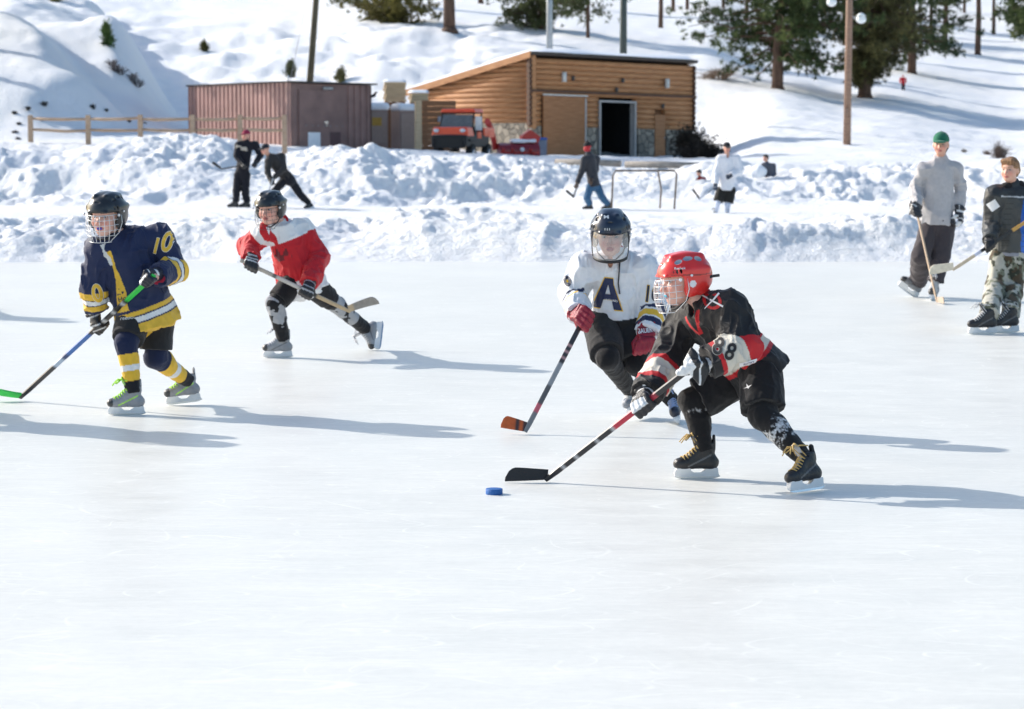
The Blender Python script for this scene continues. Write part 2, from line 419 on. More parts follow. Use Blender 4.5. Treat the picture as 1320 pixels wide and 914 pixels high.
# ================================================================ SCULPTED SURFACES (implicit shapes turned into one skin)
class S:
    def __init__(s): s.ops = []
    def cap(s, a, b, ra, rb, k=.02, flat=None, sub=False):
        s.ops.append(('c', np.array(a, float), np.array(b, float), ra, rb, k, flat, sub)); return s
    def ell(s, c, r, ax=None, k=.02, sub=False):
        s.ops.append(('e', np.array(c, float), np.array(r, float), np.eye(3) if ax is None else np.asarray(ax), None, k, None, sub)); return s
    def box(s, c, h, ax=None, rnd=.01, k=.01, sub=False):
        s.ops.append(('b', np.array(c, float), np.array(h, float), np.eye(3) if ax is None else np.asarray(ax), rnd, k, None, sub)); return s
    def cut(s, c, n, k=.004):
        """remove everything beyond the plane through c with outward normal n"""
        s.ops.append(('p', np.array(c, float), nrm(n), None, None, k, None, True)); return s
    def fn(s, f, k=.01, sub=False): s.ops.append(('f', f, None, None, None, k, None, sub)); return s
    def disp(s, f): s.ops.append(('d', f, None, None, None, 0, None, False)); return s
    def bounds(s):
        lo = np.full(3, 1e9); hi = -lo
        for o in s.ops:
            if o[-1]: continue
            if o[0] == 'c':
                f = 1
                for p, r in ((o[1], o[3]), (o[2], o[4])): lo = np.minimum(lo, p-r*f); hi = np.maximum(hi, p+r*f)
            elif o[0] in 'eb':
                r = np.linalg.norm(o[2]) if o[0] == 'b' else max(o[2])
                lo = np.minimum(lo, o[1]-r); hi = np.maximum(hi, o[1]+r)
        return lo, hi
    def eval(s, p):
        d = np.full(len(p), 9.0, np.float64)
        for o in s.ops:
            t = o[0]; k = o[5]
            if t == 'c':
                a, b, ra, rb, fl = o[1], o[2], o[3], o[4], o[6]
                ab = b-a; L2 = float(ab@ab)+1e-12
                u = np.clip(((p-a)@ab)/L2, 0, 1)
                q = p-(a+u[:, None]*ab); r = ra+u*(rb-ra)
                if fl is not None:
                    n, f = fl; qn = q@n; dd = (np.sqrt(np.maximum((q*q).sum(1)-qn*qn+(qn/f)**2, 1e-12))-r)
                    dd = dd*(f if f < 1 else 1)
                else: dd = np.sqrt((q*q).sum(1))-r
            elif t == 'e':
                q = (p-o[1])@o[3].T; r = o[2]
                k0 = np.sqrt(((q/r)**2).sum(1)); k1 = np.sqrt(((q/(r*r))**2).sum(1))+1e-9
                dd = k0*(k0-1)/k1
            elif t == 'b':
                q = np.abs((p-o[1])@o[3].T)-o[2]+o[4]
                dd = np.sqrt((np.maximum(q, 0)**2).sum(1))+np.minimum(q.max(1), 0)-o[4]
            elif t == 'p': dd = -((p-o[1])@o[2])
            elif t == 'f': dd = o[1](p)
            elif t == 'd': d = d+o[1](p); continue
            if o[-1]:
                dd = -dd
                if t == 'p': dd = (p-o[1])@o[2]
                if k > 0:
                    h = np.clip(.5-.5*(d-dd)/k, 0, 1); d = d*(1-h)+dd*h+k*h*(1-h)
                else: d = np.maximum(d, dd)
            else:
                if k > 0:
                    h = np.clip(.5+.5*(d-dd)/k, 0, 1); d = d*(1-h)+dd*h-k*h*(1-h)
                else: d = np.minimum(d, dd)
        return d
    def skin(s, vox, pad=.03):
        lo, hi = s.bounds(); lo = lo-pad; hi = hi+pad
        B = 8; n = np.ceil((hi-lo)/vox/B).astype(int)
        bc = [lo[i]+(np.arange(n[i])+.5)*B*vox for i in range(3)]
        Xc = np.stack(np.meshgrid(*bc, indexing='ij'), -1).reshape(-1, 3)
        dc = s.eval(Xc); half = B*vox*.5*1.733
        act = np.abs(dc) < half*1.45+.015
        nb = n*B; D = np.repeat(np.repeat(np.repeat(np.where(dc > 0, 1., -1.).reshape(n).astype(np.float32), B, 0), B, 1), B, 2)
        bi = np.argwhere(act.reshape(n))
        loc = np.stack(np.meshgrid(*[np.arange(B)]*3, indexing='ij'), -1).reshape(-1, 3)
        for c0 in range(0, len(bi), 400):
            idx = (bi[c0:c0+400, None, :]*B+loc[None]).reshape(-1, 3)
            D[idx[:, 0], idx[:, 1], idx[:, 2]] = s.eval(lo+(idx+.5)*vox)
        return nets(D, lo+.5*vox, vox)
def nets(D, lo, vox):
    I = D < 0
    nx, ny, nz = D.shape
    c = np.zeros((nx-1, ny-1, nz-1), np.int8)
    for a in (0, 1):
        for b in (0, 1):
            for e in (0, 1): c += I[a:nx-1+a, b:ny-1+b, e:nz-1+e]
    cell = (c > 0) & (c < 8); ijk = np.argwhere(cell); idm = np.full(cell.shape, -1, np.int32); idm[cell] = np.arange(len(ijk))
    s = np.zeros((len(ijk), 3)); w = np.zeros(len(ijk))
    offs = [(a, b, e) for a in (0, 1) for b in (0, 1) for e in (0, 1)]
    val = {o: D[ijk[:, 0]+o[0], ijk[:, 1]+o[1], ijk[:, 2]+o[2]].astype(float) for o in offs}
    for o in offs:
        for ax in range(3):
            if o[ax]: continue
            o2 = list(o); o2[ax] = 1; o2 = tuple(o2); v1 = val[o]; v2 = val[o2]
            m = (v1 < 0) != (v2 < 0); t = np.where(m, v1/np.where(m, v1-v2, 1), 0)
            pt = np.array(o, float)[None].repeat(len(ijk), 0); pt[:, ax] += t
            s += pt*m[:, None]; w += m
    V = lo+(ijk+s/np.maximum(w, 1)[:, None])*vox
    Fs = []
    for ax in range(3):
        sl1 = [slice(None)]*3; sl2 = [slice(None)]*3; sl1[ax] = slice(0, -1); sl2[ax] = slice(1, None)
        ch = I[tuple(sl1)] != I[tuple(sl2)]
        e = np.argwhere(ch); b1, b2 = [(1, 2), (2, 0), (0, 1)][ax]
        e = e[(e[:, b1] > 0) & (e[:, b2] > 0) & (e[:, b1] < D.shape[b1]-1) & (e[:, b2] < D.shape[b2]-1)]
        if not len(e): continue
        def cid(d1, d2):
            q = e.copy(); q[:, b1] -= d1; q[:, b2] -= d2; return idm[q[:, 0], q[:, 1], q[:, 2]]
        q = np.stack([cid(0, 0), cid(1, 0), cid(1, 1), cid(0, 1)], 1)
        fl = ~I[e[:, 0], e[:, 1], e[:, 2]]; q[fl] = q[fl][:, ::-1]
        Fs.append(q)
    Fq = np.concatenate(Fs)
    # one light relaxation pass takes the voxel stepping out
    nb = np.zeros_like(V); cnt = np.zeros(len(V))
    for i in range(4):
        a = Fq[:, i]; b = Fq[:, (i+1) % 4]
        for k in range(3): nb[:, k] += np.bincount(a, V[b, k], len(V))
        cnt += np.bincount(a, minlength=len(V))
    V = V*.5+.5*nb/np.maximum(cnt, 1)[:, None]
    return V, Fq

def segd(p, a, b):
    ab = b-a; t = ((p-a)@ab)/(ab@ab+1e-12); u = np.clip(t, 0, 1); q = p-(a+u[:, None]*ab)
    return np.sqrt((q*q).sum(1)), t
def wrinkle(amp, sc=14, seed=0, st=(1, 1, .6)):
    st = np.array(st)
    def f(p):
        q = p*sc*st; q = q+.9*vnoise(q*.6+5, seed+9)[:, None]
        n = vnoise(q, seed); r = np.abs(2*n-1)
        q2 = p*sc*2.1*np.array((1, 1, .55)); q2 = q2+.8*vnoise(p*sc*1.3+2, seed+4)[:, None]
        r2 = np.abs(2*vnoise(q2, seed+5)-1)
        return -amp*(1-r)**2+amp*.35-.55*amp*((1-r2)**2.5-.2)
    return f
def folds(a, b, amp, n, seed=0, rad=.12):
    """soft rings of cloth bunched across a limb"""
    a = np.asarray(a, float); b = np.asarray(b, float)
    def f(p):
        d, t = segd(p, a, b); w = np.clip(1-(d/rad)**2, 0, 1)
        ph = t*n*6.283+5*vnoise(p*9, seed)
        return -amp*w*np.sin(ph)*np.clip(t+.2, 0, 1)*np.clip(1.2-t, 0, 1)
    return f

CLOTH = mat('cloth', None, .85, var=.06, vscale=30, bump=.25, bscale=420, attr=True, spec=.25, sheen=.15)
SATIN = mat('mesh_jersey', None, .62, var=.05, vscale=20, bump=.22, bscale=300, attr=True, spec=.35, sheen=.1)
SKIN = mat('skin', None, .5, var=.05, vscale=40, bump=.05, bscale=200, attr=True, spec=.4)
LEATH = mat('glove_leather', None, .45, var=.12, vscale=40, bump=.25, bscale=150, attr=True, spec=.5)
BOOT = mat('boot_leather', None, .4, var=.15, vscale=30, bump=.2, bscale=120, attr=True, spec=.5)
SHELL = mat('helmet_shell', None, .28, var=.04, vscale=10, attr=True, spec=.5, coat=.3, bump=.02, bscale=30)
WHITEPL = mat('white_plastic', (.78, .80, .82), .35, var=.05, vscale=15)
STEEL = mat('blade_steel', (.62, .64, .67), .25, 1.0, var=.05)
WIREW = mat('white_wire', (.72, .73, .74), .3, .3, var=.02)
WIRED = mat('dark_wire', (.06, .065, .07), .35, .5, var=.02)
HAIR = mat('hair', None, .6, var=.3, vscale=60, attr=True, bump=.8, bscale=140, stretch=(1, 1, .25))
EYE = mat('eye', None, .15, var=.02, attr=True)
DECAL = {}
def flatmat(col, rough=.6):
    k = 'print_%02x%02x%02x' % tuple(int(255*c) for c in col)
    return mat(k, col, rough, var=.05, vscale=25)

# ---------------------------------------------------------------- lettering laid onto cloth
def text_polys(txt, bold=.0, size=1.0, track=1.0):
    cu = bpy.data.curves.new('lettering', 'FONT'); cu.body = txt; cu.size = size; cu.offset = bold; cu.align_x = 'CENTER'; cu.align_y = 'CENTER'; cu.space_character = track
    o = bpy.data.objects.new('lettering', cu); COL.objects.link(o)
    dg = bpy.context.evaluated_depsgraph_get(); me = bpy.data.meshes.new_from_object(o.evaluated_get(dg))
    bm = bmesh.new(); bm.from_mesh(me)
    bpy.data.objects.remove(o); bpy.data.curves.remove(cu); bpy.data.meshes.remove(me)
    return bm
def tree_of(o):
    me = o.data; off = np.zeros(3); q = o
    while q is not None: off += np.array(q.location); q = q.parent
    V = [Vector(np.array(v.co)+off) for v in me.vertices]
    return BVHTree.FromPolygons(V, [tuple(p.vertices) for p in me.polygons])
TREES = {}
def decal(name, target, parent, o, u, v, h, what, col, bold=0.0, lift=.003, aspect=1.0, step=.012, rough=.6, only=True, blk=False):
    """lay a flat shape (text or polygon list) of height h on a surface: o centre, u right, v up, looking along -(u x v)"""
    o = np.asarray(o, float); u = nrm(u); v = nrm(np.asarray(v)-u*np.dot(u, v)); n = np.cross(u, v)
    if isinstance(what, str): bm = text_polys(what, bold)
    else:
        bm = bmesh.new()
        for poly in what: bm.faces.new([bm.verts.new((x, y, 0)) for x, y in poly])
    bmesh.ops.triangulate(bm, faces=bm.faces[:])
    if isinstance(what, str): k = h/.72
    else: k = h
    for _ in range(6):
        lg = [e for e in bm.edges if e.calc_length()*k > step]
        if not lg: break
        bmesh.ops.subdivide_edges(bm, edges=lg, cuts=1); bmesh.ops.triangulate(bm, faces=bm.faces[:])
    if target.name not in TREES: TREES[target.name] = tree_of(target)
    T = TREES[target.name]; V = []; ok = []
    for x in bm.verts:
        p = o+u*x.co.x*k*aspect+v*x.co.y*k+n*.25
        hit = T.ray_cast(Vector(p), Vector(-n), .6)
        if hit[0] is None: V.append(p); ok.append(False)
        else: V.append(np.array(hit[0])+n*lift); ok.append(True)
    bm.verts.index_update()
    Fc = [[q.index for q in f.verts] for f in bm.faces if all(ok[q.index] for q in f.verts)]
    bm.free()
    if not Fc: return None
    # no hanging vertices, no faces stretched over an edge
    V = np.array(V)
    Fc = [f for f in Fc if max(np.linalg.norm(V[f[i]]-V[f[i-1]]) for i in range(3)) < step*3.5]
    if name in ('number', 'sponsor_patch', 'paper_tag') or isinstance(what, str) and len(what) == 1:
        par = {}
        def fd(i):
            while par.setdefault(i, i) != i: i = par[i]
            return i
        for f in Fc:
            for i in f[1:]: par[fd(i)] = fd(f[0])
        cnt = {}
        for f in Fc: cnt[fd(f[0])] = cnt.get(fd(f[0]), 0)+1
        if cnt: best_ = max(cnt, key=cnt.get); Fc = [f for f in Fc if fd(f[0]) == best_]
    used = sorted({i for f in Fc for i in f}); mp = {a: b for b, a in enumerate(used)}
    if not used: return None
    return mesh_obj(name, V[used], [[mp[i] for i in f] for f in Fc], flatmat(col, rough), parent)

# ---------------------------------------------------------------- frames
def frame(fwd, up):
    f = nrm(fwd); u = nrm(np.asarray(up, float)-f*np.dot(f, up)); r = np.cross(f, u)
    return np.stack([r, f, u])      # rows: right, forward, up
def L2W(c, A, s=1.0): return lambda x, y, z: c+s*(np.array([x, y, z])@A)

def head_ops(s, c, A, k=1.0, hair=False):
    w = L2W(c, A, k)
    def e(x, y, z, r, kk, sub=False): s.ell(w(x, y, z), np.array(r)*k, A, kk*k, sub)
    e(0, -.015, .035, (.077, .096, .086), 0.02); e(0, .025, -.025, (.063, .07, .085), .03)
    e(0, .062, -.082, (.028, .028, .022), .03)
    for q in (-1, 1):
        e(q*.036, .062, -.025, (.026, .028, .030), .02)
        e(q*.078, -.008, -.004, (.010, .022, .032), .008)
    e(0, .078, .034, (.052, .018, .013), .015)
    for q in (-1, 1): e(q*.031, .100, .010, (.019, .016, .012), .012, True)
    s.cap(w(0, .088, .008), w(0, .112, -.026), .0085*k, .0135*k, .010*k)
    for q in (-1, 1): e(q*.013, .100, -.030, (.009, .010, .008), .006)
    e(0, .094, -.053, (.023, .010, .0065), .006); e(0, .091, -.063, (.019, .010, .007), .006)
def head_cols(p, c, A, k, skin=(.76, .46, .37), lip=(.50, .14, .13), mouth=None, brow=(.16, .09, .05), hairf=None):
    q = (p-c)@A.T/k; x, y, z = q[:, 0], q[:, 1], q[:, 2]
    col = np.tile(np.array(skin), (len(p), 1))
    def blend(m, cc): 
        m = np.clip(m, 0, 1)[:, None]; col[:] = col*(1-m)+np.array(cc)*m
    for s_ in (-1, 1): blend(.75*np.exp(-(((x-s_*.038)/.022)**2+((z+.028)/.022)**2))*(y > .03), (.72, .26, .20))
    blend(.6*np.exp(-((x/.014)**2+((z+.024)/.014)**2))*(y > .09), (.72, .28, .22))
    for s_ in (-1, 1):
        blend((np.abs(z-.034-.1*(.03-abs(1)*0)*0) < .0045)*(np.abs(x-s_*.031) < .018)*(y > .07)*.8, brow)
        blend(.8*np.exp(-(((x-s_*.031)/.019)**2+((z-.012)/.010)**2))*(y > .06), (.20, .09, .07))
    lm = (np.abs(x) < .024*(1-((z+.057)/.016)**2))*(np.abs(z+.057) < .013)*(y > .07)
    blend(lm*.9, lip)
    blend((np.abs(x) < .017)*(np.abs(z+.057) < .0028 if mouth is None else np.abs(z+.057) < .0075)*(y > .07)*1., mouth if mouth is not None else (.16, .04, .04))
    return col
def add_eyes(root, c, A, k, iris=(.05, .06, .07)):
    w = L2W(c, A, k)
    for q in (-1, 1):
        b = MB(); b.sphere(w(q*.031, .0715, .010), .0135*k, 16, A)
        V = np.array(b.V); lc = (V-c)@A.T/k; d = np.sqrt((lc[:, 0]-q*.031)**2+(lc[:, 2]-.010)**2)
        col = np.where((d < .0080)[:, None], np.array(iris), np.array((.55, .50, .48)))
        b2 = mesh_obj('eye', b.V, b.F, EYE, root, col=col)

def wire_cage(root, c, A, k, m, nv=9, rad=.0018, name='cage', lo=-.135, hi=.022):
    w = L2W(c, A, k); b = MB()
    def pt(az, z):
        t = (z+.055)/.125; r = math.sqrt(max(.05, 1-t*t*.55))
        return w(.108*r*math.sin(az)*1.0, .010+(.142*r)*math.cos(az), z)
    amax = 1.28
    zs = [hi, -.006, -.036, -.066, -.096, lo]
    for i, z in enumerate(zs):
        am = amax*(1-.0*i) if i < 4 else amax*(1-.16*(i-3))
        b.tube([pt(-am+2*am*j/16, z-.0*abs(0)) for j in range(17)], (rad*1.25 if i in (0, 5) else rad)*k*1, 5)
    for j in range(nv):
        az = -1.05+2.1*j/(nv-1)
        zb = lo if abs(az) < .9 else -.10
        b.tube([pt(az*(1-.10*max(0, -(z+.06))/.07), z) for z in np.linspace(hi, zb, 8)], rad*k, 5)
    for sgn in (-1, 1):
        b.tube([w(sgn*.108, .02, hi), w(sgn*.111, .018, -.03), w(sgn*.098, .035, -.085), w(sgn*.06, .08, lo)], rad*1.3*k, 5)
    return b.build(name, m, root)

def helmet(root, c, A, k, col, col2=(.02, .02, .02), vox=.004, vents=True, style=0):
    w = L2W(c, A, k); s = S()
    s.ell(w(0, -.012, .036), np.array((.112, .136, .112))*k, A, 0)
    s.ell(w(0, -.055, .00), np.array((.102, .088, .105))*k, A, .03*k)
    for q in (-1, 1):
        s.ell(w(q*.086, .0, -.018), np.array((.024, .052, .054))*k, A, .02*k)     # ear guards
        s.cap(w(q*.036, .055, .124), w(q*.040, -.09, .112), .014*k, .018*k, .022*k)
        s.cap(w(q*.097, .040, .060), w(q*.088, -.10, .054), .010*k, .014*k, .022*k)
    s.cap(w(-.055, .108, .036), w(.055, .108, .036), .010*k, .010*k, .014*k)
    s.ell(w(0, -.012, .026), np.array((.088, .108, .092))*k, A, .006*k, True)
    s.box(w(0, .10, -.073), np.array((.2, .070, .108))*k, A, .02*k, .01*k, True)
    s.box(w(0, -.0, -.16), np.array((.3, .3, .08))*k, A, .01*k, .01*k, True)
    s.box(w(0, .02, -.10), np.array((.070, .3, .075))*k, A, .03*k, .01*k, True)
    vs = []
    if vents:
        for q in (-1, 1):
            for (y, z, ry, x) in ((.050, .108, .022, .078), (-.005, .118, .024, .080), (-.060, .106, .020, .076)): vs.append(((q*x, y, z), (.012, ry, .014)))
            for y in (.078, .062, .046): vs.append(((q*(.106-.25*max(0, y-.05)), y, .062), (.02, .0045, .013)))
            vs.append(((0, .105, .098), (.020, .010, .006)))
    for p_, r_ in vs: s.ell(w(*p_), np.array(r_)*k, A, .004*k, True)
    V, Fc = s.skin(vox)
    q = (V-c)@A.T/k
    cc = np.tile(np.array(col, float), (len(V), 1))
    for p_, r_ in vs:
        m = np.sqrt((((q-np.array(p_))/(np.array(r_)*1.12))**2).sum(1)) < 1; cc[m] = (.30, .36, .42) if style and r_[1] > .015 else (.008, .008, .009)
    inner = np.sqrt((((q-np.array((0, -.012, .026)))/np.array((.0905, .1105, .0945)))**2).sum(1)) < 1
    cc[inner] = (.03, .03, .035)
    groove = (np.abs(q[:, 2]-.036-.12*np.maximum(q[:, 1], -.05)) < .0022) & (q[:, 1] < .09) & (np.abs(q[:, 0]) > .07)
    cc[groove] = np.array(col)*.35
    if style:
        for sg in (-1, 1): cc[(np.sqrt((q[:, 1]+.004)**2+(q[:, 2]+.008)**2) < .017) & (q[:, 0]*sg > .09)] = (.75, .76, .78)
    o = mesh_obj('helmet', V, Fc, SHELL, root, col=cc)
    for sg in (-1, 1):
        for pt in (((.108, .058, .020), (.117, .060, .020), .008), ((.112, .0, .034), (.120, .0, .034), .006)):
            b = MB(); b.tube([w(sg*pt[0][0], *pt[0][1:]), w(sg*pt[1][0], *pt[1][1:])], pt[2]*k, 8); b.build('screw', WHITEPL if style else WIREW, o)
    b = MB()
    b.tube([w(-.088, .0, -.05), w(-.07, .03, -.095), w(-.03, .07, -.125), w(.03, .07, -.125), w(.07, .03, -.095), w(.088, .0, -.05)], .006*k, 6, flat=(.4, 1))
    b.build('chin_strap', flatmat((.02, .02, .022)), o)
    return o

def glove(root, g, a, wdir, bdir, k, base, stripe, style=0, vox=.0045):
    """hockey glove closed on a shaft: g grip centre, a shaft axis towards the index finger, wdir towards the wrist, bdir back of the hand"""
    a = nrm(a); wd = nrm(np.asarray(wdir)-a*np.dot(a, wdir)*.35); bd = nrm(np.asarray(bdir)-wd*np.dot(bdir, wd)-a*np.dot(a, bdir)); 
    W = lambda x, y, z: g+k*(a*x+wd*y+bd*z)
    s = S(); fr = .0165*k
    ax = np.stack([a, nrm(wd-a*np.dot(a, wd)), bd])
    s.box(W(0, .015, .034), np.array((.048, .046, .019))*k, ax, .016*k, 0)
    for i, x in enumerate((.044, .0155, -.013, -.040)):
        l = (1, 1.06, 1.0, .86)[i]
        p0 = W(x, -.022, .036); p1 = W(x*1.04, -.05*l, .012); p2 = W(x*1.02, -.036*l, -.028*l); p3 = W(x, .006, -.034)
        s.cap(p0, p1, fr*1.05, fr, .004*k); s.cap(p1, p2, fr, fr*.95, .004*k); s.cap(p2, p3, fr*.95, fr*.82, .004*k)
    s.cap(W(.03, .05, .02), W(.056, .022, -.010), .021*k, .018*k, .008*k); s.cap(W(.056, .022, -.010), W(.046, -.020, -.030), .0175*k, .014*k, .004*k)
    # rolls on the back of the hand, cuff roll
    for y in (-.012, .022): s.cap(W(-.036, y, .047), W(.038, y, .047), .013*k, .013*k, .004*k)
    s.cap(W(0, .055, .018), W(0, .085, .012), .046*k, .048*k, .01*k, flat=(bd, .8))
    s.cap(W(0, .088, .010), W(0, .125, .006), .048*k, .056*k, .006*k, flat=(bd, .85))
    s.cut(W(0, .128, 0), wd, .004)
    s.cap(W(-.03, .10, .05), W(.03, .10, .05), .016*k, .016*k, .006*k)
    s.disp(wrinkle(.0012, 60, 3))
    V, Fc = s.skin(vox)
    q = V-g; X = q@a/k; Y = q@wd/k; Z = q@bd/k
    cc = np.tile(np.array(base, float), (len(V), 1)); st = np.array(stripe, float)
    if style == 0:     # black with white piping
        m = ((np.abs(Y-.005) < .006) | (np.abs(Y-.072) < .006) | (np.abs(Y+.034) < .005)) & (Z > .0)
        cc[m] = st; m = (np.abs(np.abs(X)-.03) < .005) & (Y > .09) & (Z > .0); cc[m] = st
    elif style == 1:   # white fingers and panels
        m = (Y < -.028) & (Z > .004) & (X > -.03); cc[m] = st
        m = (np.abs(Y-.005) < .0045) & (Z > .02); cc[m] = st
        m = (np.abs(Y-.070) < .009) & (Z > .0); cc[m] = st
        m = (X > .050) & (Y > -.01) & (Y < .03); cc[m] = st
        m = (np.abs(np.abs(X)-.040) < .006) & (Y > .09) & (Z > .02); cc[m] = st
    elif style == 2:   # one colour, lighter seams
        m = ((np.abs(Y-.005) < .003) | (np.abs(Y-.075) < .003)) & (Z > 0); cc[m] = cc[m]*.4
    m = (Z < -.005) & (Y > -.03) & (Y < .08) & (np.abs(X) < .05); cc[m] = cc[m]*.5+np.array((.05, .05, .05))*.5
    o = mesh_obj('glove', V, Fc, LEATH, root, col=cc)
    return o, W, a, wd, bd

def mitten_hand(s, g, a, wd, bd, k):
    """bare or thin-gloved fist used on the body skin itself"""
    W = lambda x, y, z: g+k*(a*x+wd*y+bd*z)
    s.cap(W(0, .05, .012), W(0, .0, .024), .03*k, .036*k, .01)
    for i, x in enumerate((.03, .010, -.010, -.029)):
        s.cap(W(x, -.02, .024), W(x, -.042, .002), .011*k, .010*k, .004); s.cap(W(x, -.042, .002), W(x, -.02, -.022), .010*k, .009*k, .003)
        s.cap(W(x, -.02, -.022), W(x, .008, -.022), .009*k, .008*k, .003)
    s.cap(W(.03, .035, .0), W(.045, .0, -.012), .013*k, .010*k, .006)

def skate(root, contact, fwd, up, k, cols, laces=(.5, .8, .1), ankle_only=False, vox=.0045, blade_col=None):
    """contact = middle of the steel's edge. returns ankle joint"""
    A = frame(fwd, up); w = L2W(np.asarray(contact, float), A, k)
    ank = w(0, -.045, .155)
    if ankle_only: return ank
    base, toe, tong = cols
    s = S()
    s.cap(w(0, .080, .086), w(0, -.070, .092), .034*k, .034*k, 0)
    s.ell(w(0, .098, .086), np.array((.035, .040, .033))*k, A, .012*k)
    s.ell(w(0, -.082, .092), np.array((.031, .040, .040))*k, A, .02*k)
    s.cap(w(0, .060, .094), w(0, -.020, .158), .033*k, .037*k, .018*k, flat=(A[0], .92))
    s.cap(w(0, -.055, .09), w(0, -.052, .190), .038*k, .042*k, .02*k, flat=(A[0], .85))
    s.cut(w(0, -.05, .205), nrm(A[2]*1-A[1]*.05), .006)
    s.cap(w(0, -.090, .17), w(0, -.092, .232), .022*k, .017*k, .008*k, flat=(A[1], .5))
    s.cap(w(0, -.005, .185), w(0, .022, .238), .024*k, .028*k, .008*k, flat=(nrm(A[1]-A[2]*.5), .35))
    s.cut(w(0, 0, .056), -A[2], .002)
    s.disp(wrinkle(.0016, 45, 8))
    V, Fc = s.skin(vox); q = (V-contact)@A.T/k
    cc = np.tile(np.array(base, float), (len(V), 1))
    cc[q[:, 1] > .098] = toe
    cc[(np.abs(q[:, 0]) < .015) & (q[:, 1] > -.03) & (q[:, 1] < .085) & (q[:, 2] > .108)] = tong; cc[(q[:, 2] > .208) & (q[:, 1] > -.03)] = tong
    m = (np.abs(q[:, 2]-.110-.5*(-.02-q[:, 1])) < .005) & (q[:, 1] < .06) & (q[:, 1] > -.075); cc[m] = np.array(laces) if laces[1] > .8 else np.array(toe)*.6+np.array((.3, .3, .3))*.4
    cc[(q[:, 2] > .198) & (q[:, 1] < -.03) & (q[:, 2] < .206)] = np.array(base)*.4+.02
    o = mesh_obj('skate', V, Fc, BOOT, root, col=cc)
    # holder: two pedestals and a bridge; steel
    b = MB()
    prof = [(-.112, .062), (-.115, .050), (-.118, .030), (-.125, .016), (-.112, .014), (.112, .014), (.128, .018), (.132, .032), (.128, .050), (.118, .062), (.045, .062), (.040, .050), (.020, .036), (-.015, .036), (-.040, .050), (-.045, .062)]
    n = len(prof); V = []
    for sx in (-1, 1):
        for y, z in prof: V.append(w(sx*(.008+(z-.014)*.32), y, z-.001))
    Fq = [(i, (i+1) % n, n+(i+1) % n, n+i) for i in range(n)]
    bm_tri = [(0, 1, 2, 14, 15), (2, 3, 4, 13, 14), (4, 5, 12, 13), (5, 6, 7, 8, 11, 12), (8, 9, 10, 11)]
    Fq += [tuple(t) for t in bm_tri]+[tuple(n+i for i in t[::-1]) for t in bm_tri]
    b.add(V, Fq); b.build('blade_holder', WHITEPL, o)
    b = MB(); ys = np.linspace(-.128, .128, 13)
    V = []
    for y in ys:
        zb = .0+max(0, (abs(y)-.085))**2*5.5
        for sx, z in ((-1, zb), (1, zb), (1, .0155), (-1, .0155)): V.append(w(sx*.002, y, z))
    Fq = []
    for i in range(12):
        for j in range(4): Fq.append((i*4+j, i*4+(j+1) % 4, (i+1)*4+(j+1) % 4, (i+1)*4+j))
    Fq += [(0, 1, 2, 3), (51, 50, 49, 48)]
    b.add(V, Fq); b.build('blade', STEEL, o)
    # laces zigzag up the instep, bow at the top
    T = tree_of(o); b = MB()
    pts = []
    for i in range(7):
        t = i/6; y = .075-.085*t; z = .20
        for sx in (-1, 1) if i % 2 == 0 else (1, -1):
            pts.append((sx*.024, y, z-.0))
    def proj(x, y):
        z_ = .125+(.085-y)*.95; p = w(x, y+.6*.12, z_+.8*.12); d = -nrm(A[2]*.8+A[1]*.6)
        h = T.ray_cast(Vector(p), Vector(d), .6)
        return np.array(h[0])-d*.003 if h[0] is not None else None
    for i in range(7):
        y = .085-.085*i/6; seg = [proj(x, y+.006*(x > 0)) for x in np.linspace(-.03, .03, 7)]
        seg = [p for p in seg if p is not None]
        if len(seg) > 2: b.tube(seg, .0035*k, 5)
        y2 = .085-.085*(i+1)/6
        seg = [proj(x, y+(y2-y)*(x+.028)/.056) for x in np.linspace(-.028, .028, 7)]
        seg = [p for p in seg if p is not None]
        if len(seg) > 2: b.tube(seg, .003*k, 5)
    t0 = proj(0, .004)
    if t0 is not None:
        for sx in (-1, 1):
            b.tube([t0, t0+k*(A[0]*sx*.022+A[1]*.022+A[2]*.004), t0+k*(A[0]*sx*.040+A[1]*.045-A[2]*.022), t0+k*(A[0]*sx*.026+A[1]*.034-A[2]*.026), t0], .0036*k, 5)
            b.tube([t0, t0+k*(A[0]*sx*.020+A[1]*.035-A[2]*.006), t0+k*(A[0]*sx*.032+A[1]*.062-A[2]*.040)], .0034*k, 5)
            b.tube([t0, t0+k*(A[0]*sx*.034-A[1]*.03-A[2]*.002), t0+k*(A[0]*sx*.036-A[1]*.075-A[2]*.008)], .004*k, 5)
    if b.V: b.build('laces', flatmat(laces, .8), o)
    return ank

